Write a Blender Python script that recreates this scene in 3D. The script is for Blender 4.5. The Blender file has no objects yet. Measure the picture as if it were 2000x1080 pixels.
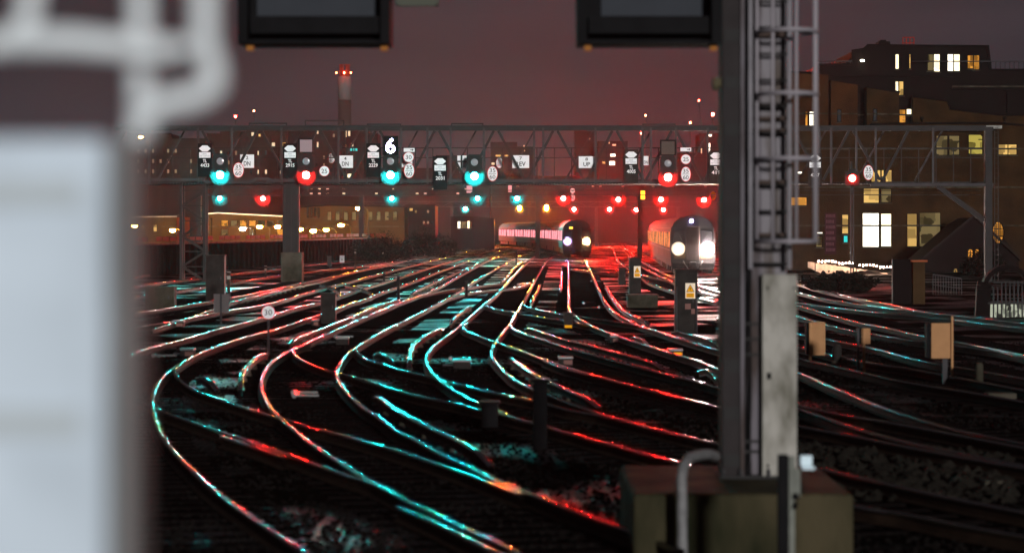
import bpy, bmesh, math, random
from mathutils import Vector, Matrix
random.seed(7)
scene = bpy.context.scene
COL = scene.collection
F, CX, HZ, EYE = 5556.0, 1000.0, 445.0, 3.0      # focal length in photo pixels, principal column, horizon row, eye height (m)
R_ = math.radians

def P(px, py, d): return Vector(((px - CX) / F * d, d, EYE - (py - HZ) / F * d))
def G(px, py, z=0.0):
    d = (EYE - z) * F / (py - HZ)
    return Vector(((px - CX) / F * d, d, z))
def W(px, d): return px / F * d                    # pixels to metres at distance d

# ------------------------------------------------------------------ materials
MATS = {}
def mat(name, col=(.5, .5, .5), rough=.6, metal=0.0, emit=None, strength=0.0, noise=0.0, nscale=3.0, bump=0.0, bscale=20.0,
        col2=None, rnoise=0.0, spec=None, alpha=None, coord='Object', stretch=None, cthr=None):
    if name in MATS: return MATS[name]
    m = bpy.data.materials.new(name); m.use_nodes = True
    nt = m.node_tree; b = nt.nodes['Principled BSDF']; L = nt.links
    b.inputs['Base Color'].default_value = (*col, 1); b.inputs['Roughness'].default_value = rough; b.inputs['Metallic'].default_value = metal
    if spec is None and metal == 0 and rough > .2: spec = .08; rough = max(rough, .78); b.inputs['Roughness'].default_value = rough
    if spec is not None: b.inputs['Specular IOR Level'].default_value = spec
    if emit is not None:
        b.inputs['Emission Color'].default_value = (*emit, 1); b.inputs['Emission Strength'].default_value = strength
    if noise or bump or rnoise or col2:
        tc = nt.nodes.new('ShaderNodeTexCoord'); src = tc.outputs[coord]
        if stretch:
            mp = nt.nodes.new('ShaderNodeMapping'); mp.inputs['Scale'].default_value = stretch
            L.new(src, mp.inputs[0]); src = mp.outputs[0]
        n = nt.nodes.new('ShaderNodeTexNoise'); n.inputs['Scale'].default_value = nscale; n.inputs['Detail'].default_value = 6
        L.new(src, n.inputs['Vector'])
        if noise or col2:
            r = nt.nodes.new('ShaderNodeValToRGB')
            lo, hi = cthr or (.35, .68)
            r.color_ramp.elements[0].position = lo; r.color_ramp.elements[1].position = hi
            c2 = col2 or tuple(c * (1 - noise) for c in col)
            r.color_ramp.elements[0].color = (*c2, 1); r.color_ramp.elements[1].color = (*col, 1)
            L.new(n.outputs[0], r.inputs[0]); L.new(r.outputs[0], b.inputs['Base Color'])
        if rnoise:
            mr = nt.nodes.new('ShaderNodeMapRange'); mr.inputs['From Min'].default_value = .3; mr.inputs['From Max'].default_value = .7
            mr.inputs['To Min'].default_value = max(.05, rough - rnoise); mr.inputs['To Max'].default_value = min(1, rough + rnoise)
            L.new(n.outputs[0], mr.inputs[0]); L.new(mr.outputs[0], b.inputs['Roughness'])
        if bump:
            n2 = nt.nodes.new('ShaderNodeTexNoise'); n2.inputs['Scale'].default_value = bscale; n2.inputs['Detail'].default_value = 4
            L.new(src, n2.inputs['Vector'])
            bp = nt.nodes.new('ShaderNodeBump'); bp.inputs['Strength'].default_value = 1; bp.inputs['Distance'].default_value = bump
            L.new(n2.outputs[0], bp.inputs['Height']); L.new(bp.outputs[0], b.inputs['Normal'])
    MATS[name] = m
    return m
def glow(name, col, s):
    if name in MATS: return MATS[name]
    m = bpy.data.materials.new(name); m.use_nodes = True
    nt = m.node_tree; nt.nodes.clear()
    e = nt.nodes.new('ShaderNodeEmission'); e.inputs[0].default_value = (*col, 1); e.inputs[1].default_value = s
    o = nt.nodes.new('ShaderNodeOutputMaterial'); nt.links.new(e.outputs[0], o.inputs[0])
    MATS[name] = m
    return m
def window_glow(name, col, s, dim=.35, scale=1.6):
    """a lit room behind glass: blotchy blocks of brighter and dimmer light (furniture, blinds)"""
    if name in MATS: return MATS[name]
    m = bpy.data.materials.new(name); m.use_nodes = True
    nt = m.node_tree; nt.nodes.clear(); L = nt.links
    tc = nt.nodes.new('ShaderNodeTexCoord')
    v = nt.nodes.new('ShaderNodeTexVoronoi'); v.distance = 'CHEBYCHEV'; v.inputs['Scale'].default_value = scale
    r = nt.nodes.new('ShaderNodeMapRange'); r.inputs['To Min'].default_value = dim * s; r.inputs['To Max'].default_value = s
    r.inputs['From Min'].default_value = .15; r.inputs['From Max'].default_value = .6
    e = nt.nodes.new('ShaderNodeEmission'); e.inputs[0].default_value = (*col, 1)
    o = nt.nodes.new('ShaderNodeOutputMaterial')
    L.new(tc.outputs['Object'], v.inputs['Vector']); sp = nt.nodes.new('ShaderNodeSeparateColor'); L.new(v.outputs['Color'], sp.inputs[0])
    L.new(sp.outputs[0], r.inputs[0]); L.new(r.outputs[0], e.inputs[1]); L.new(e.outputs[0], o.inputs[0])
    MATS[name] = m
    return m

M = dict(
    steel=mat('galvanised_steel', (.038, .036, .040), .8, .15, noise=.45, nscale=1.3, bump=.004, bscale=30),
    dsteel=mat('weathered_gantry_steel', (.011, .010, .0105), .8, .1, noise=.5, nscale=2.0),
    black=mat('matt_black_paint', (.006, .006, .007), .6, noise=.4, nscale=4),
    lensoff=mat('unlit_lens', (.25, .25, .27), .15),
    white=mat('white_sign_sheet', (.88, .90, .92), .5, noise=.08, nscale=6),
    ink=mat('black_lettering', (.01, .01, .01), .6),
    lett=mat('white_lettering', (.85, .86, .86), .6),
    red=mat('red_sign_border', (.6, .01, .02), .5),
    yellow=mat('yellow_sign_paint', (.85, .38, .01), .5),
    grey_cab=mat('grey_cabinet_paint', (.026, .023, .021), .5, noise=.5, nscale=2.2, bump=.003, bscale=25),
    conc=mat('stained_concrete', (.06, .052, .04), .85, noise=.75, nscale=1.1, bump=.02, bscale=9, col2=(.016, .016, .01)),
    concl=mat('pale_concrete', (.30, .30, .28), .85, noise=.4, nscale=2.5, bump=.008, bscale=25),
    brick=mat('dark_brick', (.03, .014, .008), .85, noise=.5, nscale=.7, bump=.01, bscale=12),
    brick2=mat('ochre_brick', (.05, .028, .012), .85, noise=.45, nscale=.9, bump=.01, bscale=12),
    dclad=mat('dark_cladding', (.005, .003, .003), .8, noise=.4, nscale=.6),
    roof=mat('wet_slate_roof', (.014, .012, .011), .5, noise=.4, nscale=2),
    tin=mat('train_body_paint', (.008, .008, .009), .35, noise=.2, nscale=2),
    tind=mat('train_front_paint', (.010, .010, .012), .35),
    glassd=mat('dark_glass', (.01, .01, .012), .06, spec=.7),
    wood=mat('tarred_timber', (.035, .028, .02), .6, noise=.5, nscale=5, bump=.006, bscale=30, stretch=(1, 1, 1)),
    beige=mat('warm_lit_beige_panel', (.34, .18, .085), .6, noise=.12, nscale=5),  # warm light on the panels is put into this orange beige
    whiteenamel=mat('white_enamel', (.56, .65, .74), .5, noise=.18, nscale=5),
    pipe=mat('aluminium_pipe_wrap', (.17, .17, .175), .7, .1, noise=.35, nscale=9, bump=.01, bscale=40),
    leaf=mat('dark_leaves', (.006, .007, .005), .8, noise=.5, nscale=1),
    bark=mat('bark', (.03, .025, .02), .9, noise=.4, nscale=3),
    magenta=glow('magenta_lamp', (1, .05, .9), 1.6),
)
# rail steel: wet, worn, with slow unevenness along its length
def rail_material():
    # worn wet steel: a fixed reflectance (no rise to a mirror at grazing view, tuned so lamp reflections do not clip to white)
    m = bpy.data.materials.new('wet_rail_steel'); m.use_nodes = True; nt = m.node_tree; L = nt.links
    out = nt.nodes['Material Output']; nt.nodes.remove(nt.nodes['Principled BSDF'])
    b = nt.nodes.new('ShaderNodeBsdfAnisotropic'); b.inputs['Color'].default_value = (RAIL_REFL, RAIL_REFL, RAIL_REFL, 1)
    df = nt.nodes.new('ShaderNodeBsdfDiffuse'); df.inputs['Color'].default_value = (.010, .008, .007, 1)
    ad = nt.nodes.new('ShaderNodeAddShader'); L.new(b.outputs[0], ad.inputs[0]); L.new(df.outputs[0], ad.inputs[1]); L.new(ad.outputs[0], out.inputs['Surface'])
    g = nt.nodes.new('ShaderNodeNewGeometry')
    n = nt.nodes.new('ShaderNodeTexNoise'); n.inputs['Scale'].default_value = .9; n.inputs['Detail'].default_value = 5
    L.new(g.outputs['Position'], n.inputs['Vector'])
    mr = nt.nodes.new('ShaderNodeMapRange'); mr.inputs['From Min'].default_value = .3; mr.inputs['From Max'].default_value = .7
    mr.inputs['To Min'].default_value = RAIL_R0; mr.inputs['To Max'].default_value = RAIL_R1
    L.new(n.outputs[0], mr.inputs[0]); L.new(mr.outputs[0], b.inputs['Roughness'])
    n2 = nt.nodes.new('ShaderNodeTexNoise'); n2.inputs['Scale'].default_value = 1.7; n2.inputs['Detail'].default_value = 3
    L.new(g.outputs['Position'], n2.inputs['Vector'])
    bp = nt.nodes.new('ShaderNodeBump'); bp.inputs['Distance'].default_value = RAIL_BUMP
    L.new(n2.outputs[0], bp.inputs['Height']); L.new(bp.outputs[0], b.inputs['Normal'])
    return m
RAIL_R0, RAIL_R1, RAIL_BUMP = .08, .17, .016
RAIL_REFL = .22
M['rail'] = rail_material()
M['railweb'] = mat('rusty_rail_web', (.03, .018, .012), .7, noise=.4, nscale=4)

def ballast_material():
    m = bpy.data.materials.new('wet_ballast'); m.use_nodes = True
    nt = m.node_tree; b = nt.nodes['Principled BSDF']; L = nt.links
    g = nt.nodes.new('ShaderNodeNewGeometry')
    v = nt.nodes.new('ShaderNodeTexVoronoi'); v.inputs['Scale'].default_value = 14
    n = nt.nodes.new('ShaderNodeTexNoise'); n.inputs['Scale'].default_value = .23; n.inputs['Detail'].default_value = 7
    for t in (v, n): L.new(g.outputs['Position'], t.inputs['Vector'])
    c = nt.nodes.new('ShaderNodeValToRGB'); c.color_ramp.elements[0].color = (.002, .0018, .0016, 1); c.color_ramp.elements[1].color = (.009, .0075, .006, 1)
    L.new(v.outputs['Color'], c.inputs[0]); L.new(c.outputs[0], b.inputs['Base Color'])
    # wetter patches are glossier
    r = nt.nodes.new('ShaderNodeMapRange'); r.inputs['From Min'].default_value = .42; r.inputs['From Max'].default_value = .62
    r.inputs['To Min'].default_value = .95; r.inputs['To Max'].default_value = .42
    L.new(n.outputs[0], r.inputs[0]); L.new(r.outputs[0], b.inputs['Roughness'])
    sr = nt.nodes.new('ShaderNodeMapRange'); sr.inputs['From Min'].default_value = .50; sr.inputs['From Max'].default_value = .66; sr.inputs['To Min'].default_value = 0; sr.inputs['To Max'].default_value = .35
    L.new(n.outputs[0], sr.inputs[0]); L.new(sr.outputs[0], b.inputs['Specular IOR Level'])
    bp = nt.nodes.new('ShaderNodeBump'); bp.inputs['Distance'].default_value = .035
    L.new(v.outputs['Distance'], bp.inputs['Height']); L.new(bp.outputs[0], b.inputs['Normal'])
    return m
M['ballast'] = ballast_material()
M['sleeper'] = mat('wet_sleeper', (.005, .004, .004), .7, noise=.5, nscale=.5, bump=.01, bscale=14, rnoise=.3, spec=0.0, coord='Object')
M['stone'] = mat('ballast_stone', (.011, .0095, .009), .8, noise=.6, nscale=.8, spec=.03)

# ------------------------------------------------------------------ mesh builder
class MB:
    def __init__(s): s.v = []; s.f = []; s.sm = []
    def add(s, vs, fs, smooth=False):
        o = len(s.v); s.v += [tuple(v) for v in vs]
        s.f += [tuple(i + o for i in f) for f in fs]; s.sm += [smooth] * len(fs)
        return s
    def box(s, a, b, bev=0.0):
        x0, x1 = sorted((a[0], b[0])); y0, y1 = sorted((a[1], b[1])); z0, z1 = sorted((a[2], b[2]))
        if bev and min(x1 - x0, y1 - y0, z1 - z0) > 2.2 * bev:
            bm = bmesh.new(); bmesh.ops.create_cube(bm, size=1)
            for v in bm.verts: v.co = Vector(((x0 + x1) / 2 + v.co.x * (x1 - x0), (y0 + y1) / 2 + v.co.y * (y1 - y0), (z0 + z1) / 2 + v.co.z * (z1 - z0)))
            bmesh.ops.bevel(bm, geom=list(bm.edges), offset=bev, segments=2, affect='EDGES', profile=.5)
            bm.verts.index_update()
            s.add([v.co for v in bm.verts], [[v.index for v in f.verts] for f in bm.faces]); bm.free()
            return s
        v = [(x0, y0, z0), (x1, y0, z0), (x1, y1, z0), (x0, y1, z0), (x0, y0, z1), (x1, y0, z1), (x1, y1, z1), (x0, y1, z1)]
        return s.add(v, [(3, 2, 1, 0), (4, 5, 6, 7), (0, 1, 5, 4), (1, 2, 6, 5), (2, 3, 7, 6), (3, 0, 4, 7)])
    def bar(s, a, b, w, h=None):
        """square bar from a to b"""
        h = h or w; a = Vector(a); b = Vector(b); t = (b - a).normalized()
        up = Vector((0, 0, 1)) if abs(t.z) < .95 else Vector((0, 1, 0))
        n = t.cross(up).normalized(); u = n.cross(t).normalized()
        v = [p + n * sx * w / 2 + u * sz * h / 2 for p in (a, b) for sx, sz in ((-1, -1), (1, -1), (1, 1), (-1, 1))]
        return s.add(v, [(0, 1, 2, 3), (7, 6, 5, 4), (0, 4, 5, 1), (1, 5, 6, 2), (2, 6, 7, 3), (3, 7, 4, 0)])
    def tube(s, pts, r, n=8, caps=True):
        pts = [Vector(p) for p in pts]; rs = r if isinstance(r, (list, tuple)) else [r] * len(pts)
        vs = []; prev = None
        for i, p in enumerate(pts):
            t = (pts[min(i + 1, len(pts) - 1)] - pts[max(i - 1, 0)]).normalized()
            if prev is None:
                up = Vector((0, 0, 1)) if abs(t.z) < .9 else Vector((1, 0, 0))
                prev = t.cross(up).normalized()
            a = (prev - t * prev.dot(t)).normalized(); prev = a; b = t.cross(a)
            vs += [p + (a * math.cos(2 * math.pi * k / n) + b * math.sin(2 * math.pi * k / n)) * rs[i] for k in range(n)]
        fs = [(i * n + k, i * n + (k + 1) % n, (i + 1) * n + (k + 1) % n, (i + 1) * n + k) for i in range(len(pts) - 1) for k in range(n)]
        s.add(vs, fs, True)
        if caps:
            o = len(s.v) - len(vs); s.f += [tuple(o + k for k in range(n))[::-1], tuple(o + (len(pts) - 1) * n + k for k in range(n))]; s.sm += [False, False]
        return s
    def disc(s, c, r, n=24, rz=None, thick=.01, dome=0.0):
        """a plate in the x-z plane that faces -y; rz = vertical radius"""
        rz = rz or r; c = Vector(c)
        ring = [(r * math.cos(2 * math.pi * k / n), rz * math.sin(2 * math.pi * k / n)) for k in range(n)]
        return s.prism([(c.x + x, c.z + z) for x, z in ring], c.y, c.y + thick, dome)
    def prism(s, poly, y0, y1, dome=0.0):
        """extrude an x-z polygon (counter-clockwise) between y0 and y1"""
        n = len(poly); v = [(x, y0, z) for x, z in poly] + [(x, y1, z) for x, z in poly]
        fs = [tuple(range(n, 2 * n))[::-1]] + [(k, k + n, (k + 1) % n + n, (k + 1) % n) for k in range(n)]
        if dome:
            cx = sum(p[0] for p in poly) / n; cz = sum(p[1] for p in poly) / n
            v2 = [(cx + (x - cx) * .6, y0 - dome * .75, cz + (z - cz) * .6) for x, z in poly] + [(cx, y0 - dome, cz)]
            v += v2; fs += [(k, (k + 1) % n, 2 * n + (k + 1) % n, 2 * n + k) for k in range(n)] + [(2 * n + k, 2 * n + (k + 1) % n, 3 * n) for k in range(n)]
        else: fs.append(tuple(range(n)))
        return s.add(v, fs)
    def xbox(s, mtx, a, b):
        m = MB().box(a, b); return s.add([mtx @ Vector(v) for v in m.v], m.f)
    def xadd(s, mtx, m):
        o = len(s.v); s.v += [tuple(mtx @ Vector(v)) for v in m.v]; s.f += [tuple(i + o for i in f) for f in m.f]; s.sm += m.sm
        return s
    def build(s, name, material, parent=None, **tags):
        me = bpy.data.meshes.new(name); org = Vector((0, 0, 0))
        if parent is None and s.v:
            xs, ys, zs = zip(*s.v); org = Vector(((min(xs) + max(xs)) / 2, (min(ys) + max(ys)) / 2, min(zs)))
        elif parent is not None: org = WORLD[parent.name]
        me.from_pydata([Vector(v) - org for v in s.v], [], s.f)
        me.polygons.foreach_set('use_smooth', s.sm)
        me.materials.append(material); me.update()
        o = bpy.data.objects.new(name, me); COL.objects.link(o)
        if parent is not None: o.parent = parent; WORLD[o.name] = org
        else: o.location = org; WORLD[o.name] = org
        for k, v in tags.items(): o[k] = v
        return o
WORLD = {}
def thing(name, loc, label, category, group=None, kind=None):
    o = bpy.data.objects.new(name, None); COL.objects.link(o); o.location = loc; o.empty_display_size = .2
    WORLD[o.name] = Vector(loc); o['label'] = label; o['category'] = category
    if group: o['group'] = group
    if kind: o['kind'] = kind
    return o
def tag(o, label, category, group=None):
    o['label'] = label; o['category'] = category
    if group: o['group'] = group
    return o
def text_mb(txt, c, height, width=None, thick=.006, bold=0.0, spacing=1.0):
    """lettering as mesh, centred on c, facing -y; height = cap height in metres; width squeezes it"""
    cu = bpy.data.curves.new('t', 'FONT'); cu.body = txt; cu.align_x = 'CENTER'; cu.align_y = 'CENTER'
    cu.size = 1; cu.extrude = .004; cu.offset = bold; cu.space_character = spacing; cu.resolution_u = 3; cu.space_line = .95
    ob = bpy.data.objects.new('t', cu); me = bpy.data.meshes.new_from_object(ob)
    vs = [Vector(v.co) for v in me.vertices]; fs = [tuple(p.vertices) for p in me.polygons]
    bpy.data.objects.remove(ob); bpy.data.curves.remove(cu); bpy.data.meshes.remove(me)
    x0 = min(v.x for v in vs); x1 = max(v.x for v in vs); y0 = min(v.y for v in vs); y1 = max(v.y for v in vs)
    sz = height / (y1 - y0); sx = (width / (x1 - x0)) if width else sz
    c = Vector(c); m = MB()
    m.add([(c.x + (v.x - (x0 + x1) / 2) * sx, c.y - thick - (v.z + .004) / .008 * thick * .5, c.z + (v.y - (y0 + y1) / 2) * sz) for v in vs], fs)
    return m
def cat_rom(pts, k=8):
    out = []
    n = len(pts)
    for i in range(n - 1):
        p0 = pts[max(i - 1, 0)]; p1 = pts[i]; p2 = pts[i + 1]; p3 = pts[min(i + 2, n - 1)]
        for j in range(k):
            t = j / k
            # centripetal-ish: plain Catmull-Rom on chord-scaled tangents
            d1 = math.dist(p1, p2); da = math.dist(p0, p1) or d1; dc = math.dist(p2, p3) or d1
            m1 = [(p2[q] - p0[q]) / (da + d1) * d1 if i > 0 else p2[q] - p1[q] for q in range(2)]
            m2 = [(p3[q] - p1[q]) / (d1 + dc) * d1 if i < n - 2 else p2[q] - p1[q] for q in range(2)]
            h00 = 2 * t ** 3 - 3 * t ** 2 + 1; h10 = t ** 3 - 2 * t ** 2 + t; h01 = -2 * t ** 3 + 3 * t ** 2; h11 = t ** 3 - t ** 2
            out.append(tuple(h00 * p1[q] + h10 * m1[q] + h01 * p2[q] + h11 * m2[q] for q in range(2)))
    out.append(pts[-1])
    return out
# ------------------------------------------------------------------ ground
g = MB(); nx, ny = 40, 60
ys = [-40, 10, 20] + [24 + 1.5 * i for i in range(60)] + [120, 140, 170, 200, 250, 300, 400, 600, 900, 1300, 1700]
xs = [-700, -300, -150, -80, -50] + [-35 + 1.75 * i for i in range(41)] + [50, 80, 150, 300, 700]
gz = -.19
def gh(x, y):
    if not (22 < y < 118 and abs(x) < 34): return gz
    return gz + .03 * math.sin(x * .9 + y * .13) * math.sin(y * .31 + x * .2) + .012 * math.sin(x * 3.1) * math.cos(y * 1.3)
vs = [(x, y, gh(x, y)) for y in ys for x in xs]; n = len(xs)
g.add(vs, [(j * n + i, j * n + i + 1, (j + 1) * n + i + 1, (j + 1) * n + i) for j in range(len(ys) - 1) for i in range(n - 1)], True)
o = g.build('ground', M['ballast'], kind='structure')

# loose ballast stones near the camera (nobody could count them)
def stones(name, n, region, size, material, zoff=0.0):
    import numpy as np
    rng = np.random.default_rng(5)
    base = np.array([(1, 0, 0), (-1, 0, 0), (0, 1, 0), (0, -1, 0), (0, 0, 1), (0, 0, -1)], float)
    tri = [(0, 2, 4), (2, 1, 4), (1, 3, 4), (3, 0, 4), (2, 0, 5), (1, 2, 5), (3, 1, 5), (0, 3, 5)]
    V = []; Fc = []
    for i in range(n):
        x, y = region(rng)
        s = size * rng.uniform(.5, 1.2); j = base * (s * rng.uniform(.6, 1.1, (6, 1))) * np.array([1, 1, .65])
        a = rng.uniform(0, 6.28); c, sn = math.cos(a), math.sin(a)
        j = np.stack([j[:, 0] * c - j[:, 1] * sn, j[:, 0] * sn + j[:, 1] * c + j[:, 2] * .3, j[:, 2] + j[:, 0] * .25], 1)
        z = gh(x, y) + zoff + s * .25
        o_ = len(V); V += [(x + p[0], y + p[1], z + p[2]) for p in j]; Fc += [tuple(q + o_ for q in t) for t in tri]
    m = MB(); m.add(V, Fc)
    return m.build(name, material)
def near_region(rng):
    y = 24 + 56 * rng.uniform() ** 1.4; return rng.uniform(-.19, .19) * y, y
o = stones('gravel', 26000, near_region, .042, M['stone']); o['kind'] = 'stuff'; o['label'] = 'wet dark ballast stones lying between the tracks'

# ------------------------------------------------------------------ rails
PROFILE = [(-.036, -.045), (-.037, -.016), (-.0345, -.007), (-.029, -.0018), (-.012, 0), (.012, 0), (.029, -.0018), (.0345, -.007), (.037, -.016), (.036, -.045)]
WEB = [(.036, -.045), (.009, -.055), (.009, -.135), (.07, -.152), (.07, -.16), (-.07, -.16), (-.07, -.152), (-.009, -.135), (-.009, -.055), (-.036, -.045)]
CPROF = [(-.05, -.03), (-.052, -.012), (-.046, -.0025), (-.02, 0), (.02, 0), (.046, -.0025), (.052, -.012), (.05, -.03)]
def sweep(path, prof, smooth):
    m = MB(); vs = []; k = len(prof)
    for i, p in enumerate(path):
        t = (path[min(i + 1, len(path) - 1)] - path[max(i - 1, 0)]); t.z = 0; t.normalize(); nrm = Vector((t.y, -t.x, 0))
        vs += [p + nrm * x + Vector((0, 0, z)) for x, z in prof]
    fs = [(i * k + j, i * k + j + 1, (i + 1) * k + j + 1, (i + 1) * k + j) for i in range(len(path) - 1) for j in range(k - 1)]
    m.add(vs, fs, smooth)
    return m
def world_path(px, z=0.0): return [G(x, y, z) for x, y in cat_rom(px)]
def rail_obj(parent, px, z=0.0, name='rail'):
    path = world_path(px, z)
    for i, p in enumerate(path): p.z += random.uniform(-.0006, .0006)
    o = sweep(path, PROFILE, True).build(name, M['rail'], parent)
    sweep(path, WEB, False).build('rail_web', M['railweb'], o)
    return path
def conductor_obj(parent, px):
    path = world_path(px, .07)
    for e in (path, path[::-1]):
        acc = 0
        for i_, (p, q) in enumerate(zip(e, e[1:])):
            if acc > 1.3: break
            p.z -= .10 * (1 - acc / 1.3); acc += (q - p).length
    o = sweep(path, CPROF, True).build('conductor_rail', M['rail'], parent)
    w = [( .05, -.03), (.02, -.045), (.02, -.11), (.04, -.14), (-.04, -.14), (-.02, -.11), (-.02, -.045), (-.05, -.03)]
    sweep(path, w, False).build('rail_web', M['railweb'], o)
    # insulator pots
    acc = 0
    for a, b in zip(path, path[1:]):
        L = (b - a).length; acc += L
        if acc > 2.6 and a.y < 180:
            acc = 0; m = MB(); m.tube([(a.x, a.y, -.2), (a.x, a.y, -.075)], [.09, .06], 8); m.build('insulator', M['conc'], o)
def sleepers_obj(parent, path, side, ymax=230, off=.73):
    m = MB(); acc = 0; cnt = 0
    for a, b in zip(path, path[1:]):
        seg = b - a; L = seg.length; t = seg.normalized(); nrm = Vector((t.y, -t.x, 0)) * side
        s = .68 - acc
        while s < L:
            c = a + t * s
            if c.y < ymax:
                ctr = c + nrm * off; z = -.165
                hw, hl = .125, 1.25 + random.uniform(-.04, .04); tt = Vector((t.x, t.y, 0)); nn = nrm.normalized()
                q = [ctr + nn * sx * hl + tt * sy * hw for sx, sy in ((-1, -1), (1, -1), (1, 1), (-1, 1))]
                zt = z + random.uniform(-.006, .006)
                m.add([(p.x, p.y, z - .1) for p in q] + [(p.x, p.y, zt) for p in q], [(3, 2, 1, 0), (4, 5, 6, 7), (0, 1, 5, 4), (1, 2, 6, 5), (2, 3, 7, 6), (3, 0, 4, 7)])
                cnt += 1
            s += .68
        acc = (acc + L) % .68
    if cnt:
        o = m.build('sleepers', M['sleeper'], parent)
        if cnt > 100: o['kind'] = 'stuff'

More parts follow.
